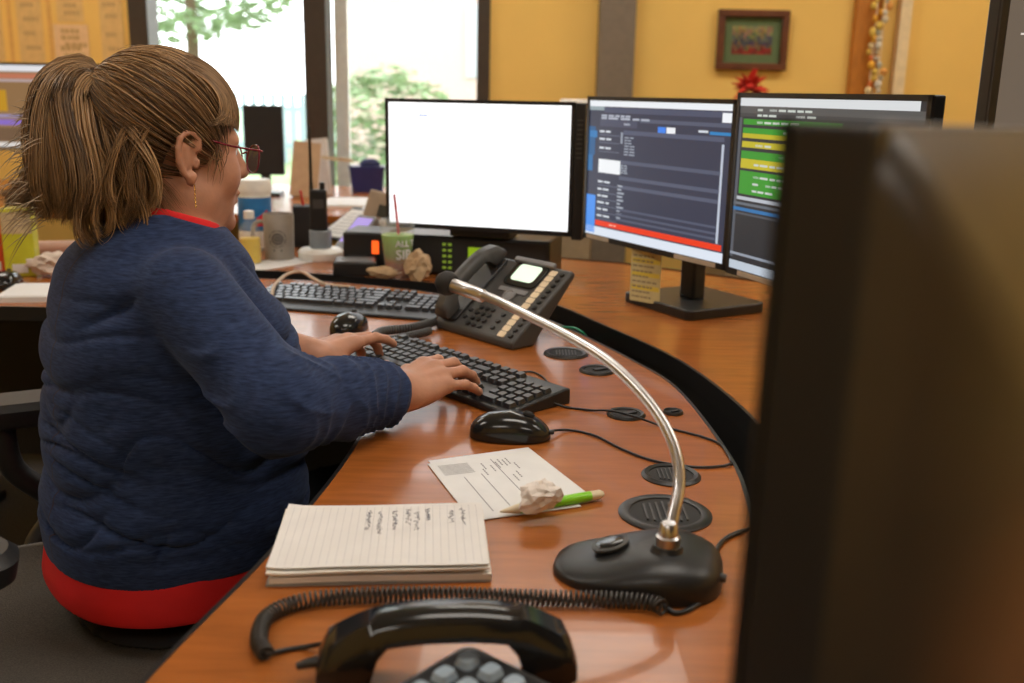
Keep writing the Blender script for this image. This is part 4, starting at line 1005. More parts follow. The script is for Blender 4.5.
class Strands:
    def __init__(s): s.v = []; s.f = []; s.c = []; s.n = 0
    def add(s, P, r, c):
        P = np.asarray(P); m = len(P); T = np.gradient(P, axis=0); T /= np.linalg.norm(T, axis=1)[:, None]+1e-9
        A = np.cross(T, (.31, .57, .76)); A /= np.linalg.norm(A, axis=1)[:, None]+1e-9; B = np.cross(T, A)
        t = np.linspace(0, 1, m); R = (r*np.minimum(1, .35+2.5*t)*np.minimum(1, .12+2.2*(1-t)))[:, None]
        for k in range(3): s.v.append(P+R*(A*math.cos(2.094*k)+B*math.sin(2.094*k)))
        o = s.n; q = np.arange(m-1)
        for k in range(3):
            k2 = (k+1) % 3; s.f.append(np.stack([o+k*m+q, o+k*m+q+1, o+k2*m+q+1, o+k2*m+q], 1))
        s.c.append(np.tile(np.array((*c, 1.)), (3*m, 1))); s.n += 3*m
    def obj(s, name, parent):
        V = np.concatenate(s.v); F = np.concatenate(s.f); C = np.concatenate(s.c)
        me = bpy.data.meshes.new(name); me.vertices.add(len(V)); me.vertices.foreach_set('co', V.astype(np.float32).ravel())
        me.loops.add(F.size); me.loops.foreach_set('vertex_index', F.astype(np.int32).ravel()); me.polygons.add(len(F))
        me.polygons.foreach_set('loop_start', np.arange(0, F.size, 4, dtype=np.int32)); me.polygons.foreach_set('loop_total', np.full(len(F), 4, np.int32))
        me.update(calc_edges=True); ca = me.color_attributes.new('Col', 'FLOAT_COLOR', 'POINT'); ca.data.foreach_set('color', C.astype(np.float32).ravel())
        me.materials.append(hair_m); me.shade_smooth(); o = link(name, me, parent); o['kind'] = 'stuff'; return o
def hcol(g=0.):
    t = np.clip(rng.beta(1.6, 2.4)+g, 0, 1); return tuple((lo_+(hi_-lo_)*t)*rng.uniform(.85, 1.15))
tieH = MHn.T@(TIE-HC); ER = np.array((.104, .084, .0965)); EC = np.array((-.020, 0, .034))
tdir = (tieH-EC)/ER; tdir /= np.linalg.norm(tdir)
def on_skull(d, lift): return HC+MHn@(EC+d*ER*(1+lift))
S1 = Strands()
cnt = 0
while cnt < 4200:
    d = rng.normal(size=3); d /= np.linalg.norm(d); p = EC+d*ER
    if p[2] < -.052+.35*max(0, p[0]+.02): continue
    if p[0] > .048+.25*max(0, p[2]) and p[2] < .075: continue
    if abs(p[1]) > .03 and ((p[0]+.012)/.028)**2+((p[2]+.012)/.038)**2 < 1: continue
    ang = math.acos(np.clip(d@tdir, -1, 1))
    if ang < .12: continue
    ts = np.linspace(0, .96, 15)
    D = np.array([(math.sin((1-t)*ang)*d+math.sin(t*ang)*tdir)/math.sin(ang) for t in ts])
    sag = rng.normal(0, .006); wv = rng.uniform(0, 6); lift = .0+.05*rng.random()*np.sin(ts*PI)+.03*rng.random()**3
    side = np.cross(D, tdir); side /= np.linalg.norm(side, axis=1)[:, None]+1e-6
    P = np.array([on_skull(D[i], float(lift[i])) for i in range(15)])+(MHn@(side*(.004*np.sin(ts*5+wv)*np.sin(ts*PI))[:, None]).T).T
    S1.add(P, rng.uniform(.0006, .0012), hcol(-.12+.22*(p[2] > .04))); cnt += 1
# fringe swept forward over the brow and temple
for i in range(1500):
    y0 = rng.uniform(-.078, .062); x0 = rng.uniform(-.02, .03); ly = rng.random()
    tip_y = y0*1.04+rng.normal(0, .004); tz = rng.uniform(.016, .040)+.018*np.clip((-.040-y0)/.03, 0, 1)
    pts = []; y0c = y0*.8
    for t in np.linspace(0, 1, 15):
        y = y0c+(tip_y-y0c)*t; yy = np.clip(y/(ER[1]+.004), -.97, .97); fx = math.sqrt(1-yy*yy)
        a0 = math.acos(np.clip((x0-EC[0])/((ER[0]+.006)*fx), -1, 1)); a1 = .0+.12*ly
        a = a0+(a1-a0)*t*1.0; k = 1.0+.035*ly*math.sin(PI*t)+.02*t*ly
        x = EC[0]+(ER[0]+.004)*fx*math.cos(a)*k; z = EC[2]+(ER[2]+.004)*fx*math.sin(a)*k
        if z < tz+.012: z = tz+(z-tz)*.5
        pts.append(HT(x, y, z))
    S1.add(pts, rng.uniform(.0007, .0014), hcol(.05))
# wisps in front of the ear and at the nape
for i in range(22):
    y = -.068-.004*rng.random(); x = rng.uniform(.018, .042); z0 = rng.uniform(.0, .03); L = rng.uniform(.02, .06)
    S1.add([HT(x+.004*math.sin(4*t+i), y-.003*t*0-.004*math.sin(PI*t), z0-L*t) for t in np.linspace(0, 1, 9)], .0006, hcol(0))
for i in range(80):
    y = rng.uniform(-.06, .05); z0 = rng.uniform(-.05, -.02); p0 = HT(-.085*math.sqrt(1-(y/.085)**2)-.006, y, z0)
    S1.add([p0+np.array((.004*math.sin(3*t+i)-.004*t, .005*t*rng.normal(), -.03*t)) for t in np.linspace(0, 1, 7)], .0005, hcol(0))
# stray hairs over the crown
for i in range(70):
    d = np.array((rng.uniform(-.5, .5), rng.uniform(-.5, .5), 1.)); d /= np.linalg.norm(d); p0 = on_skull(d, .02); dr = MHn@np.array((rng.uniform(-1, .6), rng.normal(0, .4), .45)); L = rng.uniform(.02, .05)
    S1.add([p0+dr*L*t+np.array((0, 0, -.025*t*t)) for t in np.linspace(0, 1, 9)], .0004, hcol(.1))
S1.obj('hair_strands', wm)
# hair tie
m_ = MB(); tl = (np.array(TIE)-HC); ax = Vector(MHn@np.array((-.75, 0, .55))).normalized(); a1 = ax.orthogonal().normalized(); a2 = ax.cross(a1)
m_.tube([Vector(TIE)+(a1*math.cos(2*PI*i/24)+a2*math.sin(2*PI*i/24))*(.0165+.0022*math.sin(i*2.2)) for i in range(26)], .0062, 10)
m_.build('hair_tie', blk_soft, wm, smooth=70)
# ponytail
def yv(u, v, y=1.37): return w2l(PY(u, v, y))
pc_ = [np.array(TIE), yv(84, 80, 1.405), yv(76, 100, 1.385), yv(80, 130, 1.37), yv(88, 162, 1.362), yv(92, 195, 1.358), yv(86, 224, 1.355)]
PC = np.array([tuple(p) for p in catmull([tuple(p) for p in pc_], 6)]); NP = len(PC)
wid = np.interp(np.linspace(0, 1, NP), [0, .12, .28, .45, .62, .82, 1], [.012, .026, .046, .060, .070, .078, .070])
PF = Field((-.30, -.16, .93), (.10, .16, 1.27), .005)
for i in range(0, NP-10, 2): PF.cap(PC[i], PC[i+2], wid[i]*.46, wid[i+2]*.46, .01)
PF.obj('ponytail', hair_base, wm, 2)
viewr = r2l((.94, .34, 0)); viewd = r2l((-.34, .94, 0)); upv = np.array((0, 0, 1.))
TT = np.gradient(PC, axis=0); TT /= np.linalg.norm(TT, axis=1)[:, None]
N2 = np.cross(TT, viewd); N2 /= np.linalg.norm(N2, axis=1)[:, None]; N1 = np.cross(N2, TT)
if N2[-1]@viewr < 0: N2 = -N2
S2 = Strands()
NC = 42; cl = []
for j in range(NC):
    a = 2*PI*(j*.61803 % 1); q = math.sqrt((j+.5)/NC); 
    cl.append((q*math.cos(a), q*math.sin(a), rng.uniform(0, 6.28), rng.uniform(.004, .013), rng.uniform(5, 9), rng.uniform(-.28, .32), rng.uniform(.90, 1.), rng.uniform(-.02, .05), rng.uniform(-.005, .030)))
for i in range(8200):
    c = cl[rng.integers(0, NC)]
    a = rng.uniform(0, 2*PI); q = rng.uniform(0, 1)**.5*.33; end = min(1., c[6]*rng.uniform(.92, 1.05)); m = max(8, int(NP*end)); tt = np.linspace(0, 1, m)
    spr = 1-.35*tt
    ex = c[0]+q*math.cos(a)*spr; ed = (c[1]+q*math.sin(a)*spr)*.78
    wv = c[3]*(.2+tt)*np.sin(c[4]*tt+c[2]); wv2 = c[3]*.6*tt*np.cos(c[4]*1.2*tt+c[2])
    P = PC[:m]+N2[:m]*(ex*wid[:m]+wv)[:, None]+N1[:m]*(ed*wid[:m]+wv2)[:, None]
    cu = np.clip((tt-.70)/.30, 0, 1)**2; dirx = 1 if c[0] > -.3 else -1
    P = P+viewr[None]*(cu*c[7]*dirx)[:, None]+upv[None]*(cu*(c[8] if c[0] > -.3 else c[8]*.2-.012))[:, None]+rng.normal(0, .0008, 3)[None]
    S2.add(P[np.linspace(0, m-1, 17).round().astype(int)], rng.uniform(.0005, .0011), hcol(c[5]))
for i in range(300):   # wispy fly-aways towards the left
    s0 = rng.uniform(.25, .98); k = int(s0*(NP-1)); p0 = PC[k]-viewr*wid[k]*rng.uniform(.6, 1.05)+viewd*wid[k]*rng.normal(0, .4)
    L = rng.uniform(.012, .03)+.035*rng.random()**3*(s0 > .5); g = rng.uniform(-.6, .7); cv = rng.uniform(.2, 1)
    P = [p0-viewr*L*t+upv*L*(g*t-cv*t*t*.9) for t in np.linspace(0, 1, 10)]
    S2.add(P, rng.uniform(.0004, .0008), tuple(np.array((.36, .27, .18))*rng.uniform(.6, 1.3)))
for j in range(10):       # big glossy curls at the bottom
    k = NP-1-rng.integers(0, 8); cxo = rng.uniform(-.9, .9); c0 = PC[k]+viewr*cxo*wid[k]-viewd*rng.uniform(.4, .8)*wid[k]; R = rng.uniform(.014, .028); sg = rng.choice((-1, 1)); cc = rng.uniform(-.05, .4)
    for i in range(46):
        rr = R*(1+.14*rng.normal()); st = rng.uniform(-.3, .2); o3 = viewd*rng.normal(0, .007)+upv*rng.normal(0, .004)
        P = [c0+o3+viewr*sg*rr*math.cos(st+1.9-2.9*t)+upv*(rr*math.sin(st+1.9-2.9*t)+.06*(1-t)**2) for t in np.linspace(0, 1, 13)]
        S2.add(P, rng.uniform(.0007, .0013), hcol(cc))
S2.obj('ponytail_strands', wm)
# ------------------------------------------------------------------ office chair
mesh_m = mat('chair_mesh', (.075, .066, .056), rough=.8, var=.35, vscale=420, bump=.8, bscale=420)
arm_m = mat('armrest_rubber', (.02, .02, .022), rough=.5)
ch = thing('office_chair', 'dark mesh office chair the woman sits on', 'chair', (PT[0]-.055, PT[1]-.04, 0), PA-.16)
m_ = MB(); rings = []
def seat_z(x, y): return .425+.010*(y/.25)**2+.022*max(0, (-.16-x)/.16)**2-.02*max(0, (x-.12)/.1)**2
n = 16; vs = []; N = n+1
for b_ in range(N):
    for a_ in range(N):
        x = -.335+.53*a_/n; y = -.26+.52*b_/n
        rr = 1-.12*abs(2*a_/n-1)**4; y *= rr
        vs.append((x, y, seat_z(x, y)))
vs += [(x, y, z-.035) for x, y, z in vs]; fs = []
for b_ in range(n):
    for a_ in range(n):
        q = b_*N+a_; fs += [(q, q+1, q+N+1, q+N), (N*N+q, N*N+q+N, N*N+q+N+1, N*N+q+1)]
ed = list(range(N))+[b_*N+n for b_ in range(1, N)]+[n*N+a_ for a_ in range(n-1, -1, -1)]+[b_*N for b_ in range(n-1, 0, -1)]
for i in range(len(ed)): a_, b_ = ed[i], ed[(i+1) % len(ed)]; fs.append((a_, N*N+a_, N*N+b_, b_))
MB().add(vs, fs).build('seat', mesh_m, ch, smooth=40)
rim = [Vector(vs[i])+Vector((0, 0, -.012)) for i in ed]; rim.append(rim[0])
MB().tube(catmull(rim[::2]+[rim[0]], 3), .014, 8).build('seat_frame', mat('chair_frame', (.10, .085, .07), rough=.4), ch, smooth=60)
for s in (-1, 1):
    AX = -.29 if s < 0 else -.17
    ap = bpy.data.objects.new('armrest', MB().loft([[(p[0]+AX, p[1]+.30*s, z) for p in rrect(wx, wy, .035, 5)] for (z, wx, wy) in ((.640, .22, .07), (.648, .25, .085), (.672, .26, .092), (.684, .24, .076))]).mesh('armrest', arm_m, 40)); COL.objects.link(ap); ap.parent = ch
    MB().tube(catmull([(-.10, .24*s, .40), (-.14, .30*s, .41), (AX+.07, .315*s, .48), (AX+.01, .305*s, .56), (AX, .30*s, .645)], 6), [.02]*25, 10).build('arm_post', arm_m, ch, smooth=60)
# backrest leaning behind her
rings = []
for k in range(13):
    t = k/12; z = .50+.52*t; wv = .215*(1-.25*(2*t-1)**4)*(1-.1*t); x0 = -.42-.03*math.sin(t*PI)-.07*t
    ring = []
    for i in range(15): 
        u = -1+2*i/14; ring.append((x0+.05*(u*u)*1.0, wv*u, z))
    ring += [(x-.014, y, z) for x, y, z in ring[::-1]]; rings.append(ring)
MB().loft(rings).build('backrest', mesh_m, ch, smooth=40)
MB().tube(catmull([(-.10, 0, .38), (-.30, 0, .385), (-.44, 0, .44), (-.49, 0, .62), (-.505, 0, .78)], 6), .022, 10).build('back_support', arm_m, ch, smooth=60)
MB().lathe([(.05, .09), (.05, .14), (.028, .15), (.028, .36), (.09, .375), (.09, .392)], 20, M=TR(-.08, 0, 0)).build('gas_column', blk, ch, smooth=40)
for i in range(5):
    a = 2*PI*i/5+.3; d = Vector((math.cos(a), math.sin(a), 0)); c0 = Vector((-.08, 0, 0))
    lg = MB().tube([c0+d*.03+Vector((0, 0, .11)), c0+d*.17+Vector((0, 0, .095)), c0+d*.30+Vector((0, 0, .07))], [.026, .022, .016], 8).build('leg', blk, ch, smooth=50)
    MB().lathe([(.004, -.02), (.028, -.02), (.03, -.014), (.03, .014), (.028, .02), (.004, .02)], 16, M=TR(*(c0+d*.30+Vector((0, 0, .03)))) @ RZ(a+.6) @ RX(PI/2)).build('caster', blk_soft, lg, smooth=40)

# ------------------------------------------------------------------ things on the rear counter
def at(u, v, y, z=DZ): p = PZ(u, v, z); q = PY(u, v, y); return Vector((q.x, y, z))
# radio control unit under the white monitor
ru = thing('radio_console', 'black radio control unit with green display under the white monitor', 'radio', (-.085, 2.60, DZ), math.radians(-13))
MB().box((0, 0, .0525), (.40, .17, .10)).build('case', blk, ru, bevel=.006)
MB().box((0, -.0865, .052), (.385, .004, .088)).build('front_panel', blk_soft, ru, bevel=.002)
lcd = mat('green_lcd', (.1, .2, .02), rough=.3, emit=s2l((140, 170, 20)), estr=.75)
MB().box((.015, -.0895, .060), (.052, .003, .036)).build('display', lcd, ru)
led = mat('green_led', (.0, .3, .0), emit=s2l((20, 230, 40)), estr=1.6)
MB().lathe([(.007, 0), (.007, .003), (.003, .005)], 14, M=TR(.062, -.0885, .073) @ RX(PI/2)).build('indicator_lamp', led, ru, smooth=40)
gk = mat('lit_green_key', (.2, .3, .05), emit=s2l((120, 150, 40)), estr=.55)
kq = MB().box((0, 0, 0), (.009, .003, .006)).mesh('key', gk)
for i in range(5):
    for x in (-.075, -.060): link('key', kq, ru, loc=(x, -.089, .022+.015*i))
for i in range(4): link('key', kq, ru, loc=(-.005+.016*i, -.089, .028))
for x in (-.17, .17): MB().box((x, 0, .002), (.03, .12, .004)).build('foot', blk_soft, ru)
# second black unit with orange lamp
r2_ = thing('radio_console', 'small black unit with orange lamp left of the cup', 'radio', at(372, 272, 2.66), math.radians(-6))
MB().box((0, 0, .05), (.12, .14, .10)).build('case', blk, r2_, bevel=.006)
MB().box((.028, -.0715, .062), (.018, .003, .034)).build('indicator_lamp', mat('orange_lamp', (.4, .08, .01), emit=s2l((255, 92, 30)), estr=1.3), r2_)
MB().box((-.02, -.0715, .03), (.05, .003, .02)).build('key_strip', dgrey, r2_)
# tablet / handheld with violet screen propped on the unit
tb = thing('handheld_terminal', 'grey handheld with violet lit screen leaning beside the unit', 'device', at(358, 262, 2.84, DZ+.047), math.radians(-35), rot=(math.radians(38), 0, math.radians(-35)))
MB().prism(rrect(.075, .15, .01), 0, .022).build('body', mgrey, tb, bevel=.003)
MB().prism(rrect(.06, .10, .004, 3, 0, .012), .022, .0235).build('screen', mat('violet_screen', (.3, .25, .5), emit=s2l((150, 130, 215)), estr=.8), tb)
# cup
cpos = at(398, 278, 2.497); cup = thing('plastic_cup', 'clear cup of green and amber drink with red straw', 'cup', cpos, 0)
clear = bpy.data.materials.new('clear_plastic'); clear.use_nodes = True; nt = clear.node_tree; nt.nodes.clear()
o_ = nt.nodes.new('ShaderNodeOutputMaterial'); mx = nt.nodes.new('ShaderNodeMixShader'); tr = nt.nodes.new('ShaderNodeBsdfTransparent'); g_ = nt.nodes.new('ShaderNodeBsdfPrincipled'); g_.inputs['Roughness'].default_value = .12; g_.inputs['Base Color'].default_value = (.8, .82, .82, 1); mx.inputs[0].default_value = .12
nt.links.new(tr.outputs[0], mx.inputs[1]); nt.links.new(g_.outputs[0], mx.inputs[2]); nt.links.new(mx.outputs[0], o_.inputs[0])
CH = .138
def shell(r0, r1, h, t=.001): return [(r0-t, t), (r0, 0), (r1, h), (r1+.003, h+.001), (r1+.003, h+.004), (r1-t, h+.004), (r1-t, h), (r0-t, t)]
MB().lathe(shell(.030, .045, CH), 40).build('cup_wall', clear, cup, smooth=40)
MB().lathe([(.047, CH+.004), (.047, CH+.009), (.040, CH+.012), (.03, CH+.013), (.01, CH+.012)], 36).build('lid', clear, cup, smooth=40)
dr = bpy.data.materials.new('layered_drink'); dr.use_nodes = True; nt = dr.node_tree; b = nt.nodes['Principled BSDF']; b.inputs['Roughness'].default_value = .25
tc = nt.nodes.new('ShaderNodeTexCoord'); sx = nt.nodes.new('ShaderNodeSeparateXYZ'); rp = nt.nodes.new('ShaderNodeValToRGB'); mr = nt.nodes.new('ShaderNodeMapRange'); mr.inputs[2].default_value = .112
ns = nt.nodes.new('ShaderNodeTexNoise'); ns.inputs['Scale'].default_value = 35; ma = nt.nodes.new('ShaderNodeMath'); ma.operation = 'MULTIPLY_ADD'; ma.inputs[1].default_value = .02
nt.links.new(tc.outputs['Object'], sx.inputs[0]); nt.links.new(tc.outputs['Object'], ns.inputs['Vector']); nt.links.new(ns.outputs[0], ma.inputs[0]); nt.links.new(sx.outputs['Z'], ma.inputs[2]); nt.links.new(ma.outputs[0], mr.inputs[0]); nt.links.new(mr.outputs[0], rp.inputs[0]); nt.links.new(rp.outputs[0], b.inputs['Base Color'])
cr_ = rp.color_ramp; cr_.elements[0].color = (.25, .03, .005, 1); cr_.elements[1].color = (.24, .48, .05, 1)
e = cr_.elements.new(.45); e.color = (.42, .13, .012, 1); e = cr_.elements.new(.66); e.color = (.22, .34, .04, 1)
MB().lathe([(.0275, .002), (.0285, .003), (.0405, .108), (.040, .110), (.01, .111)], 36).build('drink', dr, cup, smooth=40)
MB().tube([(.012, -.006, .02), (.004, -.002, .10), (-.008, .004, .21)], .0032, 10).build('straw', mat('red_straw', (.55, .03, .03), rough=.35), cup, smooth=50)
def cup_text(txt, size, zc, a0, name):
    V, F = text_mesh(txt, size, bold=True); w_ = max(v[0] for v in V); out = []
    for x, y, z in V:
        zz = zc+y; r = .030+(.015)*zz/CH+.0008; a = a0+(x)/r
        out.append((r*math.cos(a), r*math.sin(a), zz))
    MB().add(out, F).build(name, white_p, cup)
cup_text('ALL T', .022, .084, -PI/2-.02, 'lettering'); cup_text('SIP', .034, .052, -PI/2-.02, 'lettering')
# napkins
nap = mat('kraft_napkin', (.52, .36, .21), rough=.95, var=.12, vscale=40)
p = at(420, 292, 2.46); crumple('napkin', 'crumpled brown napkin against the cup, right side', 'napkin', (p.x, 2.452, DZ), (.040, .024, .042), nap, 11, 3, .9)
p = at(385, 290, 2.50); crumple('napkin', 'flattened brown napkin before the cup', 'napkin', (p.x+.0, 2.468, DZ), (.050, .012, .018), nap, 12, 3, .8)
# mug
mp_ = at(280, 263, 2.74); mug = thing('mug', 'tall grey mug with round dark emblem', 'mug', mp_, 0)
grey_c = mat('grey_ceramic', (.30, .27, .24), rough=.35)
MB().lathe([(.036, 0), (.040, .003), (.042, .125), (.040, .128), (.038, .122), (.036, .008), (.005, .008)], 36).build('mug_body', grey_c, mug, smooth=40)
MB().tube(catmull([(-.040, -.004, .105), (-.062, -.008, .10), (-.070, -.009, .065), (-.060, -.008, .032), (-.039, -.004, .026)], 6), .006, 10).build('handle', grey_c, mug, smooth=60)
def on_mug(x, z): a = -PI/2+x/.0415+.12; r = .0402+.002*z/.125+.0006; return (r*math.cos(a), r*math.sin(a), z)
m_ = MB()
for (ra, rb) in ((.0215, .0235), (.012, .0155)):
    for i in range(40):
        a, a2 = 2*PI*i/40, 2*PI*(i+1)/40
        if ra > .02 and i % 5 == 0: continue
        m_.quad([on_mug(ra*math.cos(a), .062+ra*math.sin(a)), on_mug(rb*math.cos(a), .062+rb*math.sin(a)), on_mug(rb*math.cos(a2), .062+rb*math.sin(a2)), on_mug(ra*math.cos(a2), .062+ra*math.sin(a2))], col=(.05, .05, .055))
for i in range(8):
    a = 2*PI*i/8; m_.quad([on_mug(.003*math.cos(a-.5), .062+.003*math.sin(a-.5)), on_mug(.011*math.cos(a-.12), .062+.011*math.sin(a-.12)), on_mug(.011*math.cos(a+.12), .062+.011*math.sin(a+.12)), on_mug(.003*math.cos(a+.5), .062+.003*math.sin(a+.5))], col=(.05, .05, .055))
m_.quad([on_mug(-.012, .028), on_mug(.012, .028), on_mug(.012, .033), on_mug(-.012, .033)], col=(.06, .06, .065))
m_.build('emblem', ink, mug)
# wipes canister, juice bottle
wp = at(256, 240, 2.90); wc = thing('wipes_canister', 'white-lidded canister with blue label beside her face', 'canister', wp, 0)
MB().lathe([(.045, 0), (.047, .004), (.047, .165), (.045, .17)], 36).build('canister_body', white_p, wc, smooth=40)
MB().lathe([(.0475, .06), (.0478, .061), (.0478, .155), (.0475, .156)], 36).build('wrapper', mat('blue_label', (.02, .16, .42), rough=.35, var=.25, vscale=25), wc, smooth=40)
MB().lathe([(.049, .17), (.049, .20), (.045, .206), (.02, .207)], 36).build('lid', white_p, wc, smooth=40)
a_ = MB()
for i in range(8):
    q, q2 = -PI/2+.35+.09*i, -PI/2+.35+.09*(i+1); a_.quad([(.0482*math.cos(q), .0482*math.sin(q), .075), (.0482*math.cos(q2), .0482*math.sin(q2), .075), (.0482*math.cos(q2), .0482*math.sin(q2), .10+.003*i), (.0482*math.cos(q), .0482*math.sin(q), .10+.003*i)], col=(.6, .03, .05))
a_.build('red_badge', ink, wc)
jb = thing('spray_bottle', 'clear bottle with yellow liquid behind the mug handle', 'bottle', at(251, 262, 2.66), 0)
MB().lathe([(.028, 0), (.030, .003), (.030, .085), (.022, .105), (.012, .115), (.012, .125)], 28).build('bottle_wall', clear, jb, smooth=40)
MB().lathe([(.027, .004), (.027, .07), (.01, .071)], 24).build('liquid', mat('yellow_liquid', (.72, .50, .03), rough=.3), jb, smooth=40)
MB().lathe([(.014, .122), (.014, .142), (.008, .144)], 20).build('cap', white_p, jb, smooth=40)
# charger puck with two-way radio
pk_ = at(321, 258, 2.76); cg = thing('charger_base', 'round white charger base with grey cup', 'charger', pk_, 0)
MB().lathe([(.060, 0), (.063, .006), (.063, .022), (.054, .030), (.03, .032)], 40).build('base', white_p, cg, smooth=40)
MB().lathe([(.026, .03), (.030, .034), (.031, .080), (.028, .082), (.026, .076), (.01, .07)], 28).build('cup', mat('blue_grey_plastic', (.24, .28, .32), rough=.3), cg, smooth=40)
wt = thing('two_way_radio', 'black two-way radio with tall antenna standing upright', 'radio', (pk_.x-.004, pk_.y+.002, DZ+.074), .2)
MB().box((0, 0, .062), (.048, .03, .115)).build('body', blk, wt, bevel=.005)
MB().tube([(-.018, 0, .118), (-.018, 0, .15), (-.018, 0, .29)], [.006, .0045, .0035], 10).build('antenna', blk, wt, smooth=50)
MB().lathe([(.007, .118), (.007, .138), (.003, .139)], 14, M=TR(.012, 0, 0)).build('knob', blk, wt, smooth=40)
MB().box((0, -.0155, .08), (.03, .002, .025)).build('display', dgrey, wt)
# white envelope, small flat black box
ev = thing('envelope', 'white paper sliding out beside her shoulder', 'paper', (PZ(262, 274, DZ).x, 2.66, DZ), math.radians(-35))
MB().box((0, 0, .0015), (.11, .20, .003)).build('sheet', paper, ev)
bx_ = thing('charging_brick', 'flat silver-topped black box behind the rear keyboard', 'box', (PY(356, 280, 2.54).x, 2.54, DZ), .1)
MB().box((0, 0, .018), (.11, .09, .036)).build('case', blk, bx_, bevel=.004)
MB().box((0, 0, .037), (.095, .075, .002)).build('lid', mgrey, bx_)
# dark desk organiser and pouch behind the mug
og = thing('pen_holder', 'black mesh desk organiser behind the mug', 'organiser', at(276, 222, 3.0), .2)
for (x, h_) in ((-.05, .10), (.02, .07), (.08, .12)): MB().box((x, 0, h_/2), (.06, .08, h_)).build('compartment', blk_soft, og, bevel=.004)
MB().tube([(-.06, 0, .09), (-.075, .0, .16)], .004, 8).build('pen', mat('orange_pen', (.7, .3, .03)), og); MB().tube([(.085, .01, .1), (.075, .0, .165)], .004, 8).build('pen', mat('red_pen', (.5, .03, .03)), og)
# beige phone propped upright
bp_ = thing('beige_phone', 'beige desk phone propped upright beside the white monitor', 'telephone', at(370, 232, 2.90), math.radians(-12))
bg_ = mat('beige_plastic', (.42, .32, .23), rough=.5)
b0_ = MB().loft([[(x*w_, y, z) for x, y in ((-.055, -.02), (.055, -.02), (.055, .02), (-.055, .02))] for (z, w_, y0) in ((0, 1., 0), (.05, .98, .0), (.16, .86, .0), (.17, .84, 0))]).build('body', bg_, bp_, bevel=.006, rot=(math.radians(-12), math.radians(12), 0), loc=(0, .02, .005))
MB().box((.012, -.0215, .115), (.038, .004, .036)).build('display', mat('dark_lcd', (.06, .06, .05), rough=.3), b0_)
MB().box((-.012, -.0215, .075), (.006, .004, .006)).build('indicator_lamp', mat('red_lamp', (.5, .03, .01), emit=(.8, .05, .01), estr=.5), b0_)
kb_ = MB().box((0, 0, 0), (.014, .004, .01)).mesh('key', mat('tan_keys', (.30, .22, .15)))
for i in range(3):
    for j in range(2): link('key', kb_, b0_, loc=(-.02+.022*i, -.0215, .028+.018*j))

# left part of the desk
def carton(label, u, v, y, w_, d_, h_, ang, c, top, strip):
    q = at(u, v, y); t = thing('tea_box', label, 'box', q, ang)
    MB().box((0, 0, h_/2), (w_, d_, h_)).build('carton', mat('carton_'+label[:6], c, rough=.5, var=.1), t, bevel=.002)
    MB().box((0, -d_/2-.0006, h_*.8), (w_*.96, .001, h_*.32)).build('printed_panel', mat('panel_'+label[:6], strip, rough=.5, var=.2, vscale=60), t)
    MB().box((0, -d_/2-.0006, .02), (w_*.5, .001, .022)).build('label_box', paper, t)
    MB().box((0, 0, h_+.0008), (w_*.98, d_*.98, .0016)).build('flap', mat('flap_'+label[:6], top, rough=.5), t)
carton('lime box standing next to orange carton at far left', 24, 275, 2.44, .070, .06, .165, .25, (.52, .52, .03), (.55, .50, .10), (.50, .40, .24))
carton('orange carton at the left edge of the picture', 0, 276, 2.47, .075, .06, .155, .1, (.55, .07, .02), (.55, .30, .05), (.60, .14, .06))
p = at(54, 280, 2.44); crumple('tissue', 'crumpled white tissue beside the lime box', 'tissue', (p.x, 2.42, DZ), (.055, .05, .034), mat('tissue', (.62, .52, .45), rough=.95, var=.1), 21, 3, .9)
ps_ = thing('paper_stack', 'small stack of white cards at the desk edge behind her back', 'paper', (PZ(42, 293, DZ).x, 2.19, DZ), math.radians(10))
MB().box((0, 0, .006), (.13, .16, .012)).build('stack', paper, ps_); MB().box((.004, .004, .0127), (.12, .15, .0012)).build('top_card', paper, ps_)
mouse('black mouse at the left edge of the far desk', (PZ(-4, 291, DZ).x, 2.28, DZ), math.radians(100), blk_gloss)
# ------------------------------------------------------------------ workstation further left
bd = thing('side_desk', 'wooden desk along the window under the cluttered things', 'desk', (0, 0, 0))
MB().box((-1.55, 4.35, .715), (3.1, 1.2, .03)).build('desktop', wood, bd, bevel=.003)
for x in (-3.0, -1.6, -.1):
    for y in (3.9, 4.85): MB().box((x, y, .35), (.06, .06, .70)).build('leg', blk, bd)
scr2 = [(150, 118, 84), (0, 0, 1, .075, (235, 235, 240)), (0, .10, 1, .16, (196, 120, 92)), (0, .17, 1, .2, (190, 170, 170)), (0, .2, 1, .55, (146, 112, 76)), (.0, .30, .17, .56, (196, 146, 40)), (0, .60, .75, .635, (160, 150, 190)), (0, .66, 1, .73, (140, 112, 200)), (0, .76, 1, .93, (118, 92, 70)), (0, .94, 1, 1, (225, 220, 215))]  # brown fill stands in for a reflection washing over the screen
monitor('distant monitor with reflection painted brown over its page, behind her ponytail', -1.82, 4.0, .935, .56, .335, math.radians(-2), scr2, .9)
sb = thing('wire_tray', 'dark cluttered tray below the distant monitor', 'tray', (-1.78, 3.86, DZ), 0)
MB().box((0, 0, .03), (.34, .09, .06)).build('tray', blk_soft, sb, bevel=.004)
for i in range(7): MB().tube([(-.15+.05*i, 0, .05), (-.16+.05*i+.02*(i % 3), .01, .10+.02*(i % 2))], .006, 8).build('pen', mat('pen_%d' % (i % 3), ((.05, .05, .06), (.3, .2, .1), (.2, .06, .05))[i % 3]), sb)
rl = thing('paper_roll', 'pinkish rolled paper lying at the left edge', 'paper', (-1.33, 2.75, DZ+.001), .25)
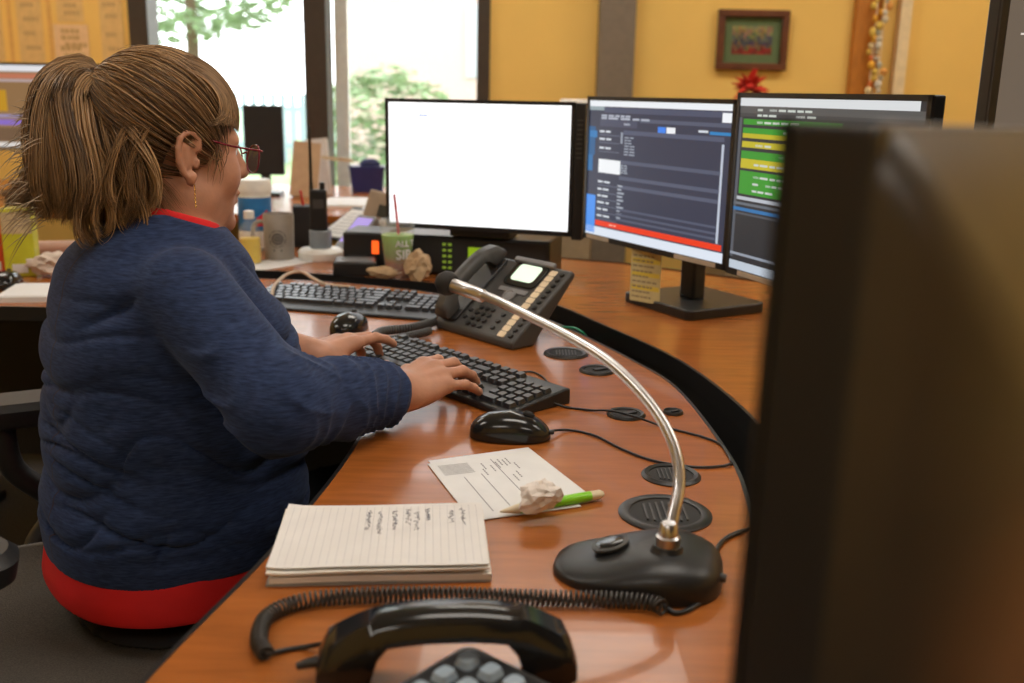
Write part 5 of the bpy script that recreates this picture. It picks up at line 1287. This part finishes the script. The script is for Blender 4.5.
MB().tube([(-.16, 0, .018), (.16, 0, .018)], .018, 18).build('roll', mat('pink_paper', (.55, .36, .28), rough=.8), rl, smooth=60)
# black screen, folders and bin before the window
bm_ = thing('dark_display', 'small dark display before the window beside her glasses', 'monitor', at(266, 186, 4.45), .05)
MB().box((0, 0, .24), (.17, .03, .30)).build('panel', blk_soft, bm_, bevel=.004); MB().box((0, .01, .05), (.04, .03, .10)).build('stand_column', blk, bm_); MB().box((0, 0, .008), (.14, .12, .016)).build('stand_base', blk, bm_)
def folder(label, u, v, y, w_, h_, m, ang, lean, roll):
    t = thing('file_folder', label, 'folder', at(u, v, y), ang)
    MB().box((0, 0, h_/2), (w_, .018, h_)).build('cover', m, t, rot=(lean, roll, 0)); MB().box((.006, .012, h_/2-.004), (w_-.01, .006, h_)).build('sheets', paper, t, rot=(lean, roll, 0)); return t
folder('tan file folder leaning before the window mullion', 303, 190, 4.4, .12, .24, mat('manila', (.50, .35, .22), rough=.8), .1, -.12, .10)
fo_ = folder('white paper folder leaning beside the tan one', 320, 186, 4.5, .10, .25, mat('folder_white', (.62, .56, .52), rough=.8), -.2, -.15, -.12)
MB().box((.06, -.02, .17), (.15, .008, .014)).build('wooden_stick', mat('pale_wood', (.55, .42, .26), rough=.6), fo_, rot=(0, .10, .2))
bn = thing('storage_bin', 'dark blue bin on the window desk', 'bin', at(368, 186, 4.7), .05)
MB().loft([[(p[0]*k, p[1]*k, z) for p in rrect(.16, .12, .015, 3)] for (z, k) in ((0, .88), (.10, 1.), (.115, 1.05), (.12, 1.05))]).build('bin_body', mat('navy_plastic', (.02, .025, .12), rough=.35), bn, smooth=40)
MB().sphere((.01, 0, .125), (.05, .04, .03), 14, 8).build('cloth', mat('dark_blue_cloth', (.03, .035, .10), rough=.9), bn, smooth=180)
wp_ = thing('paper_stack', 'white sheets lying flat on the desk by the window', 'paper', at(352, 190, 4.15), .1)
MB().box((0, 0, .006), (.22, .30, .012)).build('stack', paper, wp_); MB().box((.01, .01, .0128), (.21, .28, .0012)).build('top_sheet', paper, wp_)
cl_ = thing('clipboard', 'dark clipboard with printed white sheets left of the beige phone', 'clipboard', at(340, 226, 3.02, DZ), math.radians(-30), rot=(math.radians(22), 0, math.radians(-30)))
MB().box((0, .08, .03), (.14, .20, .006)).build('board', blk, cl_); MB().box((0, .075, .0345), (.125, .17, .002)).build('sheet', paper, cl_); MB().box((0, .17, .037), (.05, .02, .006)).build('clip', chrome, cl_)
m_ = MB()
for i in range(7): m_.quad([(-.05, .01+.02*i, .0358), (.05, .01+.02*i, .0358), (.05, .015+.02*i, .0358), (-.05, .015+.02*i, .0358)], col=(.35, .37, .42))
m_.build('print', ink, cl_)
# low shelf with binders under the side desk
bk_ = thing('bookcase', 'low wooden shelf with binders seen past the chair arm', 'bookcase', (-1.32, 3.3, 0), 0)
for z in (.02, .24, .46): MB().box((0, 0, z), (.8, .28, .025)).build('shelf', mat('oak_shelf', (.30, .17, .07), rough=.6, stretch=(2, 14, 2), vscale=6), bk_)
for x in (-.4, .4): MB().box((x, 0, .24), (.02, .28, .48)).build('side_panel', MATS['oak_shelf'], bk_)
for r_ in range(2):
    for i in range(9):
        bo = tag(MB().box((0, 0, .085), (.045, .2, .17)).build('binder', mat('binder_%d' % ((i+r_) % 4), ((.5, .42, .3), (.12, .11, .10), (.42, .30, .16), (.25, .16, .10))[(i+r_) % 4], rough=.6), None, bevel=.002, loc=(-1.65+.075*i+.02*r_, 3.28, .034+.22*r_)), 'upright binder on the low shelf behind the chair', 'binder', 'binders on the low shelf')
        MB().box((0, -.1008, .11), (.03, .0012, .05)).build('spine_label', paper, bo)

# ------------------------------------------------------------------ on the back wall
def sheet(label, u0, u1, v0, v1, m, seed, dy=0):
    a, b = PY(u0, v0, BW-.004), PY(u1, v1, BW-.004); w_, h_ = abs(b.x-a.x), abs(a.z-b.z)
    t = thing('poster', label, 'poster', ((a.x+b.x)/2, BW-.002-dy, b.z), 0)
    MB().box((0, 0, h_/2), (w_, .002, h_)).build('sheet', m, t); q = MB(); r = random.Random(seed)
    for i in range(6):
        z = h_*(.92-.14*i)-r.uniform(0, .02)
        for c in words(-w_*.36*r.uniform(.5, 1), 0, w_*.7, .0, None, 4, seed*7+i): q.quad([(c[0], -.0016, z), (c[2], -.0016, z), (c[2], -.0016, z-.022), (c[0], -.0016, z-.022)], col=(.56, .37, .16))
    q.build('print', ink, t)
pm1, pm2 = mat('poster_tan', (.74, .50, .20), rough=.7), mat('poster_peach', (.80, .55, .30), rough=.7)
sheet('tan notice pinned at the far left of the wall', -30, 6, -40, 66, pm1, 1); sheet('tall tan notice left of centre on the wall', 11, 46, -40, 66, pm1, 2)
sheet('peach notice overlapping below the tan notices', 53, 91, 24, 68, pm2, 3, .004); sheet('upper tan notice with short heading', 52, 84, -40, 22, pm1, 4); sheet('plain tan notice nearest the window frame', 95, 126, -40, 66, pm1, 5)
rl_ = mat('orange_tape', (.74, .42, .12), rough=.6)
for nme, u in (('orange strip at the far left notices', 8.5), ('orange strip between the wall notices', 48.5)):
    a, b = PY(u, -40, BW), PY(u+1, 66, BW); tag(MB().box(((a.x+b.x)/2, BW-.003, (a.z+b.z)/2), (.018, .003, a.z-b.z)).build('border_tape', rl_), nme, 'tape', 'orange strips')
pf = thing('picture_frame', 'brown wooden frame with green mat on the yellow wall', 'picture', (1.168, BW-.012, 1.325), 0)
PWx, PHx = .352, .288; fw = .034; brown = mat('frame_wood', (.12, .035, .012), rough=.4, var=.2, vscale=20)
for (x, z, w_, h_) in ((0, fw/2, PWx, fw), (0, PHx-fw/2, PWx, fw), (-PWx/2+fw/2, PHx/2, fw, PHx-2*fw), (PWx/2-fw/2, PHx/2, fw, PHx-2*fw)): MB().box((x, -.012, z), (w_, .036, h_)).build('frame_rail', brown, pf, bevel=.004)
MB().box((0, .002, PHx/2), (PWx-2*fw, .006, PHx-2*fw)).build('mat_board', mat('green_mat', (.12, .17, .075), rough=.8), pf)
q = MB(); r = random.Random(4); iw, ih = .20, .135
for i in range(14):
    for j in range(9):
        t_ = j/8; c = [(.22, .03, .02), (.16, .10, .05), (.06, .06, .08), (.10, .11, .09), (.20, .17, .08), (.26, .22, .10)][min(5, int(t_*6+r.uniform(-.7, .7)) if t_ > .12 else 0)]
        q.quad([(-iw/2+iw*i/14, -.0025, PHx/2-ih/2+ih*j/9), (-iw/2+iw*(i+1)/14, -.0025, PHx/2-ih/2+ih*j/9), (-iw/2+iw*(i+1)/14, -.0025, PHx/2-ih/2+ih*(j+1)/9), (-iw/2+iw*i/14, -.0025, PHx/2-ih/2+ih*(j+1)/9)], col=tuple(k*r.uniform(.7, 1.3) for k in c))
q.build('print', ink, pf)
# red flower on a cabinet behind the monitors
fc = thing('filing_cabinet', 'tan cabinet behind the monitors under the picture', 'cabinet', (1.22, 4.85, 0), 0)
cab = mat('tan_metal', (.35, .26, .16), rough=.5)
MB().box((0, 0, .52), (.46, .5, 1.04)).build('body', cab, fc, bevel=.005)
for i in range(3):
    d_r = MB().box((0, -.255, .19+.33*i), (.43, .02, .31)).build('drawer', cab, fc, bevel=.004); MB().box((0, -.27, .25+.33*i), (.12, .015, .02)).build('handle', chrome, d_r)
fl = thing('red_flower', 'red artificial flower peeking over the monitors', 'flower', (PY(750, 90, 4.75).x, 4.75, 1.04), 0); fl.scale = (1.25, 1.25, 1.45)
MB().lathe([(.03, 0), (.04, .005), (.048, .07), (.044, .07), (.03, .06)], 20).build('pot', blk_soft, fl, smooth=40); MB().tube([(0, 0, .05), (0, 0, .12)], .004, 6).build('stem', leaf_m, fl)
pet = MB().add([(0, 0, 0), (.032, -.018, .01), (.075, 0, .0), (.032, .018, .01), (.034, 0, .018)], [(0, 1, 4), (1, 2, 4), (2, 3, 4), (3, 0, 4), (0, 3, 2, 1)]).mesh('petal', mat('red_petal', (.55, .03, .02), rough=.6, var=.3), 60)
for i in range(22):
    link('petal', pet, fl, loc=(0, 0, .125+.002*(i % 4)), rot=(0, -random.uniform(-.5, 1.25), 6.28*i*.381))
# garlands hanging by the casing
for (label, u, cols) in (('yellow and orange bead garland hanging beside the casing', 873, [(.75, .38, .04), (.72, .5, .1), (.6, .16, .04), (.7, .55, .3)]), ('pale multicoloured ribbon garland beside the cream trim', 881, [(.62, .55, .42), (.55, .5, .42), (.7, .32, .08), (.45, .45, .38), (.65, .6, .5)])):
    x = PY(u, 50, BW-.09).x; t = thing('garland', label, 'garland', (x, BW-.09, .75), 0); m_ = MB(); r = random.Random(u)
    for i in range(64):
        m_.sphere((r.uniform(-.022, .022), r.uniform(-.015, .015), .02+.031*i), (.015*r.uniform(.7, 1.3), .015, .017*r.uniform(.7, 1.4)), 8, 5, col=r.choice(cols))
    o = m_.build('beads', attr_mat('bead', .5), t, smooth=60); o['kind'] = 'stuff'
    MB().tube([(0, 0, 0), (0, 0, 1.99)], .003, 6).build('string', cream, t)
wbx = thing('white_box', 'small white box edge above the white monitor', 'box', (PY(576, 100, 4.6).x, 4.6, 0), 0)
MB().box((0, 0, .55), (.16, .2, 1.1)).build('body', cab, wbx, bevel=.004); MB().box((0, 0, 1.135), (.14, .14, .07)).build('top', white_p, wbx, bevel=.01)

for o in list(COL.objects):
    if o.name.split('.')[0] in ('print', 'handwriting', 'ruled_lines', 'highlighter_marks', 'emblem', 'vents', 'lid_slats', 'lettering'): o['kind'] = 'stuff'
